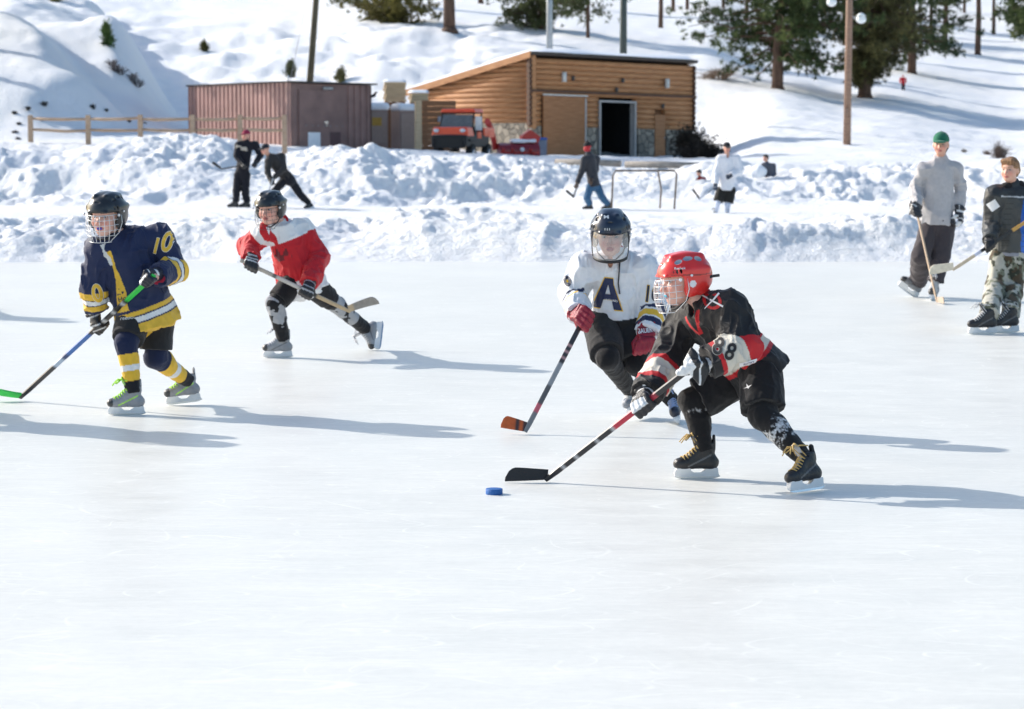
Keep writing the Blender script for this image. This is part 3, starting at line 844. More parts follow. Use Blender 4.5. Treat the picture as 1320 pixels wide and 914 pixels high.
def stick(butt, heel, bdir, L=.27, label='', shaft_cols=None, blade_col=(.02, .02, .02), group=None, curve=.02, up=None, k=1.0, name='hockey_stick', bh=.07, wide=.030):
    """shaft_cols: [(t0,t1,colour)], t from butt to heel"""
    butt = np.asarray(butt, float); heel = np.asarray(heel, float); ax = nrm(heel-butt); bd = nrm(bdir); n = nrm(np.cross(ax, bd))
    root = empty(name, butt, label, 'hockey stick', group)
    side = nrm(np.cross(ax, n)); Ls = np.linalg.norm(heel-butt); b = MB(); N = 60; V = []; cc = []
    hw, hn = wide/2*k, .009*k
    for i in range(N+1):
        t = i/N; p = butt+ax*Ls*t; kk = 1 if t < .93 else 1-.25*(t-.93)/.07
        for x, y in ((-1, -.7), (-.7, -1), (.7, -1), (1, -.7), (1, .7), (.7, 1), (-.7, 1), (-1, .7)): V.append(p+side*x*hw*kk+n*y*hn*kk)
    for i in range(N+1):
        t = (i+.001)/N; c0 = (.03, .03, .03)
        for (a0, a1, c1) in shaft_cols or []:
            if a0 <= t < a1: c0 = c1
        if callable(c0): c0 = c0(t)
        cc += [c0]*8
    Fq = [(i*8+j, i*8+(j+1) % 8, (i+1)*8+(j+1) % 8, (i+1)*8+j) for i in range(N) for j in range(8)]
    Fq += [tuple(range(8))[::-1], tuple(range(N*8, N*8+8))]
    shm = mat('stick_shaft', None, .35, var=.1, vscale=20, attr=True)
    sh = mesh_obj('shaft', V, Fq, shm, root, smooth=False, col=np.array(cc))
    # blade
    upv = nrm(up) if up is not None else nrm(-ax-bd*np.dot(-ax, bd)); V = []; cc = []; M = 14; nn = nrm(np.cross(bd, upv))
    for i in range(M+1):
        t = i/M; y = t*L; off = curve*(t**2)*1.4
        hh = bh*(1 if t < .75 else math.sqrt(max(.08, 1-((t-.75)/.25)**2*.92)))*k*(.78+.3*t)
        for (sx, z) in ((-1, 0), (1, 0), (1, .5), (1, 1), (-1, 1), (-1, .5)):
            V.append(heel+bd*(y-.01)+nn*(off+sx*.0045*k)+upv*(z*hh-.0+(.006*(t-.6)**2 if z == 0 else 0)))
        c0 = blade_col(t) if callable(blade_col) else blade_col
        cc += [c0]*6
    Fq = [(i*6+j, i*6+(j+1) % 6, (i+1)*6+(j+1) % 6, (i+1)*6+j) for i in range(M) for j in range(6)]+[(5, 4, 3, 2, 1, 0), tuple(M*6+j for j in range(6))]
    mesh_obj('blade', V, Fq, mat('stick_blade', None, .55, var=.12, vscale=30, attr=True, bump=.2, bscale=150), root, smooth=False, col=np.array(cc))
    return root
# ================================================================ PEOPLE
def _capcut_patch():
    ev = S.eval; bd = S.bounds
    def capcut(s, a, b, ra, rb, k=.02, flat=None):
        a = np.array(a, float); b = np.array(b, float); ax = nrm(b-a); ab = b-a; L2 = float(ab@ab)
        def f(p):
            u = ((p-a)@ab)/L2; uc = np.clip(u, 0, 1); q = p-(a+uc[:, None]*ab); r = ra+uc*(rb-ra)
            if flat is not None:
                n, fl = flat; qn = q@n; d = np.sqrt(np.maximum((q*q).sum(1)-qn*qn+(qn/fl)**2, 1e-12))-r
            else: d = np.sqrt((q*q).sum(1))-r
            return np.maximum(d, (p-b)@ax)
        s.cap(a, b, ra*.5, rb*.3, 0)       # keeps the bounds honest, stays inside
        s.ops[-1] = ('c', a, b, ra, rb, 0, None, True) if False else s.ops[-1]
        s.lim = getattr(s, 'lim', [])+[(a, ra), (b, rb)]
        s.fn(f, k); return s
    def bounds(s):
        lo, hi = bd(s)
        for p, r in getattr(s, 'lim', []): lo = np.minimum(lo, p-r); hi = np.maximum(hi, p+r)
        return lo, hi
    S.capcut = capcut; S.bounds = bounds
_capcut_patch()

def joints(Y0, d):
    J = {}
    for n, v in d.items(): J[n] = P(v[0], v[1], Y0+(v[2] if len(v) > 2 else 0))
    return J
def torso_axes(J, fwd):
    dn = nrm(J['pelvis']-J['neck']); f = nrm(np.array(fwd, float)-dn*np.dot(fwd, dn)); r = np.cross(f, -dn)
    return dn, f, r

def body(root, J, hA, k, fwd, vox, skin=(.76, .46, .37), hands=False, mouth=None, feet=False, eyes=True, brow=(.16, .09, .05), hand_axes=None, hk=None):
    hk = hk or k; dn, f, r = torso_axes(J, fwd); s = S()
    head_ops(s, J['head'], hA, hk)
    w = L2W(J['head'], hA, hk)
    s.cap(w(0, -.022, -.05), J['neck'], .048*k, .055*k, .02*k)
    s.cap(J['neck']+dn*.10*k, J['pelvis'], .115*k, .12*k, .03*k, flat=(f, .78))
    s.cap(J['shL'], J['shR'], .045*k, .045*k, .04*k)
    for q in 'LR':
        s.cap(J['sh'+q], J['el'+q], .046*k, .036*k, .02*k); s.cap(J['el'+q], J['wr'+q], .038*k, .025*k, .01*k)
        s.cap(J['hip'+q], J['kn'+q], .080*k, .052*k, .03*k); s.cap(J['kn'+q], J['an'+q], .052*k, .034*k, .01*k)
        if hands and hand_axes: mitten_hand(s, *hand_axes[q], k)
        else: s.cap(J['wr'+q], J['wr'+q]+nrm(J['wr'+q]-J['el'+q])*.06*k, .026*k, .03*k, .01*k)
    V, Fc = s.skin(vox)
    col = head_cols(V, J['head'], hA, hk, skin, mouth=mouth, brow=brow)
    o = mesh_obj('body', V, Fc, SKIN, root, col=col)
    if eyes: add_eyes(root, J['head'], hA, hk)
    return o

def info(V, J, k, hem, rt=.165):
    """where each point of a top sits: 'arm' mask, side, position along the sleeve and along the trunk"""
    out = {}; best = None
    dt, tt = segd(V, J['neck'], hem)
    for q in 'LR':
        du, tu = segd(V, J['sh'+q], J['el'+q]); df, tf = segd(V, J['el'+q], J['wr'+q])
        lu = np.linalg.norm(J['el'+q]-J['sh'+q]); lf = np.linalg.norm(J['wr'+q]-J['el'+q]); tot = lu+lf
        s_ = np.where(df < du, (lu+np.clip(tf, 0, 1.3)*lf)/tot, np.clip(tu, -.2, 1)*lu/tot)
        out['s'+q] = s_; out['d'+q] = np.minimum(du-.07*k, df-.06*k)
    tor = dt-rt*k
    out['L'] = (out['dL'] < tor) & (out['dL'] <= out['dR']); out['R'] = (out['dR'] < tor) & (out['dR'] < out['dL'])
    out['t'] = tt; return out

def top(root, name, J, k, fwd, colf, vox, hem_ext=.06, rs=(.150, .165, .080, .072, .062), flat=.78, wr=.007, m=None, collar=None, cuff=1.0, flap=0, seed=0, wsc=13, bulk=.0):
    dn, f, r = torso_axes(J, fwd); s = S(); rc, rp, ra, re, rw = [x*k for x in rs]
    hem = J['pelvis']+dn*hem_ext*k
    s.capcut(J['neck']+dn*(rc*.85), hem, rc, rp, .02*k, flat=(f, flat))
    if flap:
        g = (J['knL']+J['knR'])/2-J['pelvis']; g = nrm(g-dn*np.dot(g, dn))
        s.capcut(J['neck']+dn*(rc*1.2), hem+g*flap*k, rc*.9, rp*.98, .04*k, flat=(f, flat))
    s.cap(J['shL'], J['shR'], ra*.95, ra*.95, .05*k)
    s.cap(J['neck']+dn*.02*k, (J['shL']+J['shR'])/2, .066*k, .08*k, .03*k)
    if bulk: s.ell((J['neck']+J['pelvis'])/2+f*.03*k, np.array((rc*1.05, rc*.8, rc*1.3)), np.stack([r, f, -dn]), .06*k)
    for q in 'LR': s.cap(J['neck']+dn*.015*k, J['sh'+q]+dn*.01*k, .050*k, ra*.86, .05*k)
    for q in 'LR':
        e = J['el'+q]; w_ = J['wr'+q]
        s.cap(J['sh'+q], e, ra, re, .035*k); s.capcut(e, e+(w_-e)*cuff, re, rw, .02*k)
    if collar == 'v':
        s.cap(J['neck']-dn*.055*k, J['neck']-dn*.2*k, .058*k, .07*k, .008*k, sub=True)
        s.ell(J['neck']+f*.075*k-dn*.0*k, np.array((.030, .05, .075))*k, np.stack([r, f, -dn]), .01*k, True)
    elif collar == 'high':
        s.cap(J['neck']-dn*.01*k, J['neck']-dn*.035*k, .070*k, .066*k, .02*k)
    s.disp(wrinkle(wr*k, wsc/k, seed, (1, 1, .7)))
    for q in 'LR':
        e = J['el'+q]; w_ = J['wr'+q]
        s.disp(folds(J['sh'+q]+(e-J['sh'+q])*.45, e+(w_-e)*.4, .006*k, 3.5, seed+2, .13*k))
    s.disp(folds(J['chest'], hem, .004*k, 2.2, seed+5, .3*k))
    V, Fc = s.skin(vox); I = info(V, J, k, hem); I['x'] = (V-J['neck'])@r/k; I['y'] = (V-J['neck'])@f/k; I['z'] = (V-J['neck'])@dn/k
    I['V'] = V
    o = mesh_obj(name, V, Fc, m or SATIN, root, col=colf(V, I))
    return o, (dn, f, r, hem)

def shorts(root, name, J, k, col, vox, r0=.155, r1=.118, r2=.108, end=.80, fwd=(0, -1, 0), seed=5, up=.05, m=None, wr=.006, wsc=12):
    dn, f, r = torso_axes(J, fwd); s = S()
    s.cap(J['pelvis']-dn*up*k, J['pelvis']+dn*.04*k, r0*k, r0*k, 0, flat=(f, .8))
    for q in 'LR':
        a = J['hip'+q]; b = a+(J['kn'+q]-a)*end
        s.capcut(a, b, r1*k, r2*k, .03*k)
    s.disp(wrinkle(wr*k, wsc/k, seed, (1, 1, .6)))
    V, Fc = s.skin(vox)
    cc = col(V) if callable(col) else np.tile(np.array(col, float), (len(V), 1))
    return mesh_obj(name, V, Fc, m or CLOTH, root, col=cc)

def legs(root, name, J, k, colf, vox, rk=(.078, .068, .062, .048), pad=True, cut=1.0, wr=.005, seed=9, flare=None, m=None, hipk=.03, wsc=15):
    s = S(); r0, r1, r2, r3 = [x*k for x in rk]
    for q in 'LR':
        s.cap(J['hip'+q], J['kn'+q], r0, r1, .02*k)
        a = J['kn'+q]; b = a+(J['an'+q]-a)*cut
        s.capcut(a, b, r2, flare*k if flare else r3, .015*k)
        if pad:
            d = nrm(J['an'+q]-J['kn'+q]); g = J['kf'+q] if 'kf'+q in J else np.array((0, -1, 0))
            g = nrm(g-d*np.dot(g, d))
            s.cap(J['kn'+q]+g*.025*k-d*.02*k, J['kn'+q]+g*.02*k+d*.03*.055*k, .053*k, .03*k)
            s.cap(J['kn'+q]+g*.018*k+d*.05*k, J['an'+q]+g*.012*k-d*.08*k, .050*k, .040*k, .01*k)
            s.ell(J['kn'+q]-g*.02*k+d*.12*k, np.array((.05, .05, .08))*k, None, .03*k)
    s.disp(wrinkle(wr*k, wsc/k, seed, (1, 1, .8)))
    for q in 'LR': s.disp(folds(J['kn'+q]+(J['an'+q]-J['kn'+q])*.5, J['an'+q], .004*k, 3, seed, .09*k))
    V, Fc = s.skin(vox); T = {}
    best = None
    for q in 'LR':
        d1, t1 = segd(V, J['hip'+q], J['kn'+q]); d2, t2 = segd(V, J['kn'+q], J['an'+q])
        T[q] = (np.minimum(d1, d2), np.where(d2 < d1, 1+np.clip(t2, -.2, 1.3), np.clip(t1, 0, 1)))
    isL = T['L'][0] < T['R'][0]; t = np.where(isL, T['L'][1], T['R'][1])
    return mesh_obj(name, V, Fc, m or CLOTH, root, col=colf(V, t, isL))

def bands(t, spec, base):
    c = np.tile(np.array(base, float), (len(t), 1))
    for a, b, cc in spec: c[(t >= a) & (t < b)] = cc
    return c
def snowy(V, cc, m, seed=3, sc=28, th=.5):
    n = .6*fbm(V*sc, 4, seed, .6)+.4*fbm(V*sc*3.1, 3, seed+2, .7); k = sst(th-.01, th+.10, n*(.4+.6*m)+.0)*(m > .02)*(.45+.55*vnoise(V*140, 4)); return cc*(1-k[:, None])+np.array((.82, .84, .87))*k[:, None]
def grip(J, q, g, a, k, bend=None, off=.0):
    """wrist joint for a hand closed at g on a shaft of axis a"""
    el = J['el'+q]; wd = nrm(el-g); wd = nrm(wd-a*np.dot(wd, a)*.35); J['wr'+q] = g+wd*.105*k
    return wd

NAVY = (.012, .022, .075); GOLD = (.82, .50, .05); WHITE = (.80, .80, .80); BLACK = (.012, .012, .014); RED = (.52, .012, .018); CREAM = (.62, .58, .50)
S_ZERO = [[(-.5, .0), (.5, 0), (.5, 1), (-.5, 1)]]

def build_kid10():
    Y0 = 15.45; k = .92; hk = 1.08
    root = empty('person', G(185, 530), 'young skater in a navy and yellow number 10 jersey, gripping a green tipped stick', 'person', 'young hockey players')
    J = joints(Y0, dict(head=(137, 279, -.10), neck=(153, 303), chest=(165, 340), pelvis=(187, 397, .05), shR=(128, 322, -.06), shL=(204, 307, .06),
                        elR=(120, 372, -.02), elL=(224, 348, .03), hipR=(172, 410, -.02), hipL=(203, 408, .10), knR=(163, 444, -.17), knL=(201, 461, .08)))
    hA = frame((-.30, -.94, -.12), (.0, -.05, 1))
    c1 = G(164, 535); c2 = G(238, 522)
    f1 = nrm((-1, -.18, .0)); f2 = nrm((-.95, -.25, -.10))
    J['anR'] = skate(root, c1, f1, (.05, 0, 1), k, ((.30, .31, .33), (.05, .055, .06), (.20, .40, .10)), (.45, .85, .08))
    J['anL'] = skate(root, c2+np.array((0, 0, .012)), f2, (.28, .1, 1), k, ((.30, .31, .33), (.05, .055, .06), (.20, .40, .10)), (.45, .85, .08))
    J['kfR'] = np.array((-.8, -.6, 0)); J['kfL'] = np.array((-.8, -.5, 0))
    butt = P(184, 371, Y0-.36); heel = G(27, 512, .02); heel = P(26, 513, G(26, 517)[1])
    a = nrm(heel-butt)
    gL = P(193, 360, Y0-.33); butt2 = gL-a*.05
    butt = butt2
    T_ = lambda px: butt+a*np.linalg.norm(heel-butt)*((193-px)/(193-26.))
    gR = T_(127)
    for q, g in (('L', gL), ('R', gR)): grip(J, q, g, a, k)
    body(root, J, hA, k, (-.55, -.85, 0), .0055, mouth=(.03, .06, .45), brow=(.10, .05, .03), hk=hk)
    def colf(V, I):
        c = np.tile(NAVY, (len(V), 1)).astype(float)
        # trunk: yellow hem with white band edged in navy
        tb = bands(I['t'], [(.77, 2, GOLD), (.815, .83, NAVY), (.83, .885, WHITE), (.885, .90, NAVY)], NAVY)
        front = (I['y'] > .02)
        tb[(np.abs(I['x']+.015-.05*(I['z']-.2)) < .012+.16*np.clip(I['z']-.20, 0, 1)) & front & (I['z'] > .07) & (I['t'] < .74)] = GOLD
        tb[(np.abs(I['x']+.0) < .011) & front & (I['z'] > .01) & (I['z'] < .17)] = (.7, .7, .68)
        n = vnoise(I['V']*40, 5); tb[(np.abs(I['x']+.03) < .10) & (np.abs(I['z']-.36) < .02) & front & (n > .62)] = NAVY
        c[:] = tb
        for q in 'LR':
            s_ = I['s'+q]; m = I[q]
            sb = bands(s_-(.0 if q == 'L' else .24), [(.40, .52, GOLD), (.52, .535, NAVY), (.535, .61, WHITE), (.61, .625, NAVY), (.625, .72, GOLD)], NAVY)
            c[m] = sb[m]
        return c
    jer, (dn, f, r, hem) = top(root, 'jersey', J, k, (-.55, -.85, 0), colf, .0055, hem_ext=.13, rs=(.168, .212, .092, .090, .074), collar='v', wr=.019, seed=1, wsc=10, flat=.92, flap=.075)
    TREES.clear()
    # shoulder numbers, arranged on the upper sleeves
    vw = nrm(np.array((0, 0, H))-J['shL'])
    for (px, py, t, h, rot) in ((212, 314, '0', .125, -.25), (198, 319, '1', .10, -.25), (124, 385-5, '0', .115, .12)):
        o = P(px, py, Y0-.15); u = np.array((math.cos(rot), 0, math.sin(rot))); v = np.array((-math.sin(rot), 0, math.cos(rot)))
        decal('number', jer, jer, o, u, v, h, t, WHITE, .045, .0035, .8); decal('number', jer, jer, o, u, v, h, t, GOLD, .028, .0055, .8)
    decal('lettering', jer, jer, P(163, 384, Y0-.2), (1, 0, .3), (-.3, 0, 1), .03, 'Hockey', NAVY, .0, .004, 1.1)
    sh = shorts(root, 'hockey_pants', J, k, (.022, .023, .026), .007, r0=.150, r1=.118, r2=.112, end=.80, fwd=(-.55, -.85, 0), m=CLOTH)
    decal('lettering', sh, sh, P(162, 411, Y0-.25), (1, 0, .12), (0, 0, 1), .022, 'reebok', WHITE, .01, .003, 1.2)
    legs(root, 'hockey_socks', J, k, lambda V, t, L: snowy(V, bands(t, [(1.20, 1.76, GOLD), (1.43, 1.55, WHITE), (1.76, 3, (.015, .015, .02))], (.012, .02, .06)), .22*((V[:, 2] < .46) & (V[:, 2] > .36)).astype(float), 3, 30, .40), .006, rk=(.085, .080, .074, .050))
    helmet(root, J['head'], hA, hk, (.018, .020, .023)); wire_cage(root, J['head'], hA, hk, WIREW, 9)
    hl = bpy.data.objects['helmet'] 
    collar(root, J, hA, k, (.015, .02, .05))
    glove(root, gL, a, J['wrL']-gL, (-.2, -.9, .3), k*.95, (.015, .017, .03), WHITE, 1)
    glove(root, gR, a, J['wrR']-gR, (-.75, -.55, .2), k*.95, (.02, .02, .024), (.6, .6, .62), 0)
    b = MB(); b.tube([J['wrL']+nrm(J['elL']-J['wrL'])*.0, J['wrL']+nrm(J['elL']-J['wrL'])*.075], .062*k, 14); b.build('cuff', flatmat((.35, .01, .04), .8), root)
    stick(butt, heel, (-1, -.12, .10), .25, 'long black and blue stick with green blade held by the skater in navy', [(0, .20, (.05, .62, .09)), (.20, .46, lambda t: (.55, .56, .58) if math.sin(t*95) > .75 else (.02, .02, .022)), (.46, .62, lambda t: (.03, .13, .42)), (.62, .66, (.02, .05, .15)), (.66, .72, (.35, .45, .6)), (.72, 1.1, (.025, .025, .03))], (.03, .65, .10), 'hockey sticks', name='hockey_stick')
    return root

def collar(root, J, hA, k, col):
    b = MB(); dn = nrm(J['neck']-J['head']); c = J['neck']-dn*.012*k
    f = nrm(hA[1]-dn*np.dot(hA[1], dn)); r = np.cross(f, dn)
    pts = [c+k*.066*(f*math.cos(t)+r*math.sin(t))+dn*.02*k*math.cos(t) for t in np.linspace(0, 2*math.pi, 25)]
    b.tube(pts, .016*k, 8, caps=False); b.build('collar', flatmat(col, .8), root)

def build_kid88():
    Y0 = 12.35; k = .92; hk = 1.05
    root = empty('person', G(960, 632), 'young skater in a red helmet and black number 88 jersey, leaning over the puck', 'person', 'young hockey players')
    J = joints(Y0, dict(head=(880, 363, -.04), neck=(905, 391, 0), chest=(925, 420), pelvis=(968, 470, .02), shL=(941, 399, -.15), shR=(886, 409, .13),
                        elL=(957, 448, -.26), elR=(862, 458, .10), hipL=(980, 488, -.08), hipR=(938, 492, .08), knL=(984, 536, -.20), knR=(893, 518, .06)))
    hA = frame((-.93, -.34, -.12), (-.12, -.02, 1))
    c1 = G(899, 617); c2 = G(1041, 635)
    J['anR'] = skate(root, c1, (-1, -.10, 0), (.02, .02, 1), k, ((.02, .02, .022), (.025, .025, .028), (.05, .05, .055)), (.55, .38, .14))
    J['anL'] = skate(root, c2+np.array((0, 0, .008)), (-.78, -.60, -.02), (-.42, .05, 1), k, ((.02, .02, .022), (.025, .025, .028), (.4, .4, .42)), (.55, .38, .14))
    J['kfR'] = np.array((-1, -.2, 0)); J['kfL'] = np.array((-.7, -.7, 0))
    # stick
    heel = G(703, 622, .0)+np.array((0, 0, .012)); top_ = P(906, 462, Y0-.36)
    a = nrm(heel-top_); Lk = np.linalg.norm(heel-top_)
    at = lambda px: top_+(heel-top_)*((906-px)/(906-703.))
    gL = at(893); gR = at(832)
    for q, g in (('L', gL), ('R', gR)): grip(J, q, g, a, k)
    body(root, J, hA, k, (-.72, -.55, -.3), .0055, mouth=(.10, .45, .6), hk=hk)
    def colf(V, I):
        c = bands(I['t']+.10*I['x']*0, [(.60, .62, RED), (.62, .73, CREAM), (.73, .78, RED)], BLACK)
        fr = (I['y'] > .03) & (I['z'] < .12) & (np.abs(np.abs(I['x'])-.0-.45*(.13-I['z'])) < .014) & (I['z'] > 0.0)
        c[fr & ~I['L'] & ~I['R']] = RED
        for q in 'LR':
            sb = bands(I['s'+q], [(.49, .545, RED), (.545, .85, CREAM), (.85, .91, RED)] if q == 'L' else [(.60, .66, RED), (.66, .84, CREAM), (.84, .90, RED)], BLACK)
            c[I[q]] = sb[I[q]]
        return c
    fw = (-.72, -.55, -.3)
    jer, (dn, f, r, hem) = top(root, 'jersey', J, k, fw, colf, .005, hem_ext=.10, rs=(.155, .195, .100, .100, .086), collar='v', wr=.019, seed=4, wsc=10, flat=.85)
    TREES.clear()
    for px, py in ((927, 448), (942, 455)):
        for cc_, bo, li in (((.42, .40, .36), .05, .0035), (BLACK, .02, .0055)): decal('number', jer, jer, P(px, py, Y0-.4), (.93, 0, -.36), (.36, 0, .93), .085, '8', cc_, bo, li, .82)
    # crossed-sticks shoulder patch in a red ring
    ring = [[(math.cos(t)*.5, math.sin(t)*.5), (math.cos(t+.3)*.5, math.sin(t+.3)*.5), (math.cos(t+.3)*.33, math.sin(t+.3)*.33), (math.cos(t)*.33, math.sin(t)*.33)] for t in np.arange(0, 6.2, .314)]
    c0 = P(922, 391, Y0-.35); decal('shoulder_patch', jer, jer, c0, (1, 0, 0), (0, 0, 1), .085, ring, RED, 0, .004)
    for an in (.9, -.45):
        ca, sa = math.cos(an), math.sin(an); bar = [[(-.62*ca-.055*-sa*-1, -.62*sa-.055*ca), (.62*ca+.055*sa, .62*sa-.055*ca), (.62*ca-.055*sa, .62*sa+.055*ca), (-.62*ca-.055*sa, -.62*sa+.055*ca)]]
        decal('shoulder_patch', jer, jer, c0, (1, 0, 0), (0, 0, 1), .085, bar, WHITE, 0, .006)
    bx = [[(-.5, -.5), (.5, -.5), (.5, .5), (-.5, .5)]]
    decal('sponsor_patch', jer, jer, P(966, 471, Y0-.35), (.96, 0, .25), (-.25, 0, .96), .042, [[(-1.1, -.5), (1.1, -.5), (1.1, .5), (-1.1, .5)]], (.75, .75, .78), 0, .004)
    decal('lettering', jer, jer, P(966, 469, Y0-.35), (.96, 0, .25), (-.25, 0, .96), .012, 'ROCKY', (.05, .06, .15), .02, .006)
    decal('lettering', jer, jer, P(967, 474, Y0-.35), (.96, 0, .25), (-.25, 0, .96), .012, 'MTN', (.05, .06, .15), .02, .006)
    sh = shorts(root, 'hockey_pants', J, k, (.012, .012, .014), .006, r0=.158, r1=.122, r2=.118, end=.80, fwd=fw, wr=.010)
    TREES.clear()
    decal('logo', sh, sh, P(968, 503, Y0-.4), (.96, 0, .28), (-.28, 0, .96), .026, [[(-.8, -.35), (-.1, -.15), (.0, .5), (.25, -.05), (.9, .1), (.3, -.3), (.1, -.5), (-.1, -.3)]], (.6, .6, .62), 0, .004)
    def lc(V, t, L):
        c = np.tile(np.array((.012, .012, .014)), (len(V), 1)); m = np.where(L, np.exp(-((t-1.40)/.22)**2), .55*np.exp(-((t-1.18)/.10)**2)); return snowy(V, c, m, 3, 26, .40)
    legs(root, 'leggings', J, k, lc, .0055, rk=(.090, .080, .072, .046), wr=.006)
    he = helmet(root, J['head'], hA, hk, (.74, .035, .03), style=1); TREES.clear()
    decal('lettering', he, he, P(879, 348, Y0-.3), (1, 0, .05), (-.05, 0, 1), .012, 'Reebok', WHITE, .015, .002, 1.1)
    wire_cage(root, J['head'], hA, hk, WIREW, 9)
    w = L2W(J['head'], hA, hk)
    b = MB(); b.tube([w(-.095, .02, -.04), w(-.092, -.05, .0), w(-.085, -.12, .012), w(-.07, -.165, .01)], .009*k, 6, flat=(.5, 1)); b.build('helmet_strap', flatmat((.015, .015, .017)), he)
    collar(root, J, hA, k, (.5, .01, .02))
    g1 = glove(root, gL, a, J['wrL']-gL, (.15, -.95, .3), k*1.05, (.02, .02, .022), (.72, .73, .74), 1)
    g2 = glove(root, gR, a, J['wrR']-gR, (-.85, -.35, .3), k*1.05, (.02, .02, .022), (.72, .73, .74), 1)
    def sc(t):
        n = vnoise(np.array([[t*60, .3, .1]]), 3)[0]
        return (.025, .025, .028) if n < .72 else (.45, .46, .48)
    st = stick(top_, heel, (-1, -.16, .0), .215, 'black stick with a red midsection whose taped blade reaches toward the puck', [(0, .30, (.03, .03, .032)), (.30, .56, (.48, .03, .06)), (.56, 1.1, sc)], (.015, .015, .017), 'hockey sticks', up=(0.1, .25, 1))
    shf = [o for o in st.children if o.name.startswith('shaft')][0]; TREES.clear()
    decal('lettering', shf, shf, at(770), -a, np.cross((0, -1, .0), a)*1, .022, 'VAPOR', WHITE, .01, .002, 1.3)
    return root

def build_kid16():
    Y0 = 14.75; k = .92; hk = 1.08
    root = empty('person', G(848, 545), 'young skater in a white jersey with a clear visor and dark red gloves', 'person', 'young hockey players')
    J = joints(Y0, dict(head=(787, 303, -.12), neck=(791, 329, 0), chest=(792, 358), pelvis=(797, 408, .10), shR=(756, 346, 0), shL=(828, 347, .02),
                        elR=(739, 380, .02), elL=(842, 398, .02), hipR=(777, 424, .05), hipL=(812, 424, .08), knR=(783, 462, -.18), knL=(822, 470, -.05)))
    hA = frame((-.06, -.97, -.22), (0, -.2, 1))
    c1 = G(822, 540); c2 = G(876, 545)
    cols = ((.55, .56, .58), (.30, .32, .36), (.7, .7, .72))
    J['anR'] = skate(root, c1+np.array((0, 0, .03)), (-.45, -.9, 0), (-.45, .1, 1), k, cols, (.8, .8, .8))
    J['anL'] = skate(root, c2, (-.1, -1, 0), (-.35, .1, 1), k, ((.03, .035, .06), (.025, .03, .05), (.5, .52, .6)), (.35, .45, .7))
    J['kfR'] = np.array((-.3, -1, 0)); J['kfL'] = np.array((-.2, -1, 0))
    heel = G(677, 560)+np.array((0, 0, .015)); gR = P(753, 410, Y0-.28); a = nrm(heel-gR); top_ = gR-a*.06
    grip(J, 'R', gR, a, k)
    gL = P(831, 443, Y0-.18); aL = nrm((-1, -.2, -.15)); J['wrL'] = gL+nrm(J['elL']-gL)*.105*k
    body(root, J, hA, k, (-.1, -1, 0), .0055, skin=(.78, .47, .36), hk=hk)
    def colf(V, I):
        c = bands(I['t'], [(.86, 2, BLACK)], (.74, .76, .80))
        for q in 'LR':
            sb = bands(I['s'+q], [(.60, .70, NAVY), (.70, .73, WHITE), (.73, .83, GOLD), (.83, .855, WHITE), (.855, .95, NAVY)] if q == 'L' else [(.62, .655, NAVY), (.70, .74, GOLD)], (.74, .76, .80))
            c[I[q]] = sb[I[q]]
        return c
    fw = (-.30, -.95, 0)
    jer, ax_ = top(root, 'jersey', J, k, fw, colf, .0055, hem_ext=.04, rs=(.150, .165, .098, .090, .076), collar='v', wr=.019, seed=12, wsc=10, flap=.03)
    TREES.clear()
    A_ = [[(-.16, .5), (.10, .5), (.50, -.5), (.24, -.5), (.06, -.03), (-.02, .17), (-.10, -.05), (-.16, -.22), (-.16, -.5), (-.38, -.5), (-.38, -.3), (-.28, -.1)]]
    A1 = [[(-.20, .5), (.08, .5), (.12, .30), (-.26, .30)], [(-.26, .30), (-.06, .30), (-.22, -.5), (-.50, -.5)], [(-.06, .30), (.12, .30), (.50, -.5), (.22, -.5)], [(-.16, -.02), (.09, -.02), (.17, -.2), (-.19, -.2)]]
    A2 = [[(x*1.1, y*1.06) for x, y in q] for q in A1]
    o = P(787, 382, Y0-.3); decal('chest_letter', jer, jer, o, (1, 0, -.10), (.10, 0, 1), .19, A2, GOLD, 0, .0035, .95); decal('chest_letter', jer, jer, o, (1, 0, -.10), (.10, 0, 1), .19, A1, NAVY, 0, .0055, .95)
    decal('lettering', jer, jer, P(790, 391, Y0-.3), (1, 0, -.1), (.1, 0, 1), .014, 'JAGUARS', WHITE, .01, .0075)
    for (px, py, t, h, rot) in ((731, 360, '6', .10, .15), (835, 380, '1', .10, -.1), (845, 379, '6', .10, -.1)):
        o = P(px, py, Y0-.1); u = np.array((math.cos(rot), 0, math.sin(rot))); v = np.array((-math.sin(rot), 0, math.cos(rot)))
        decal('number', jer, jer, o, u, v, h, t, GOLD, .045, .0035, .7); decal('number', jer, jer, o, u, v, h, t, (.02, .025, .05), .02, .0055, .7)
    b = MB(); T = TREES.get(jer.name) or tree_of(jer)
    def on(px, py):
        p = P(px, py, Y0-.8); d = nrm(ray(px, py)); h = T.ray_cast(Vector(p), Vector(d), 1.5); return np.array(h[0])-d*.006 if h[0] is not None else P(px, py, Y0-.2)
    b.tube([on(799, 338), on(798, 352), on(797, 366), on(799, 379)], .0085, 6, flat=(1, .5)); b.build('neck_strap', flatmat((.02, .02, .025)), jer)
    sh = shorts(root, 'hockey_pants', J, k, (.025, .025, .027), .007, r0=.165, r1=.128, r2=.112, end=.86, fwd=fw)
    legs(root, 'leggings', J, k, lambda V, t, L: snowy(V, np.tile(np.array((.010, .010, .012)), (len(V), 1)), .5*np.exp(-((t-1.15)/.12)**2), 8, 30, .45), .006, rk=(.088, .080, .072, .050))
    he = helmet(root, J['head'], hA, hk, (.012, .022, .045)); TREES.clear()
    decal('lettering', he, he, P(783, 281, Y0-.4), (1, 0, 0), (0, 0, 1), .020, 'M', WHITE, .03, .002, 1.6)
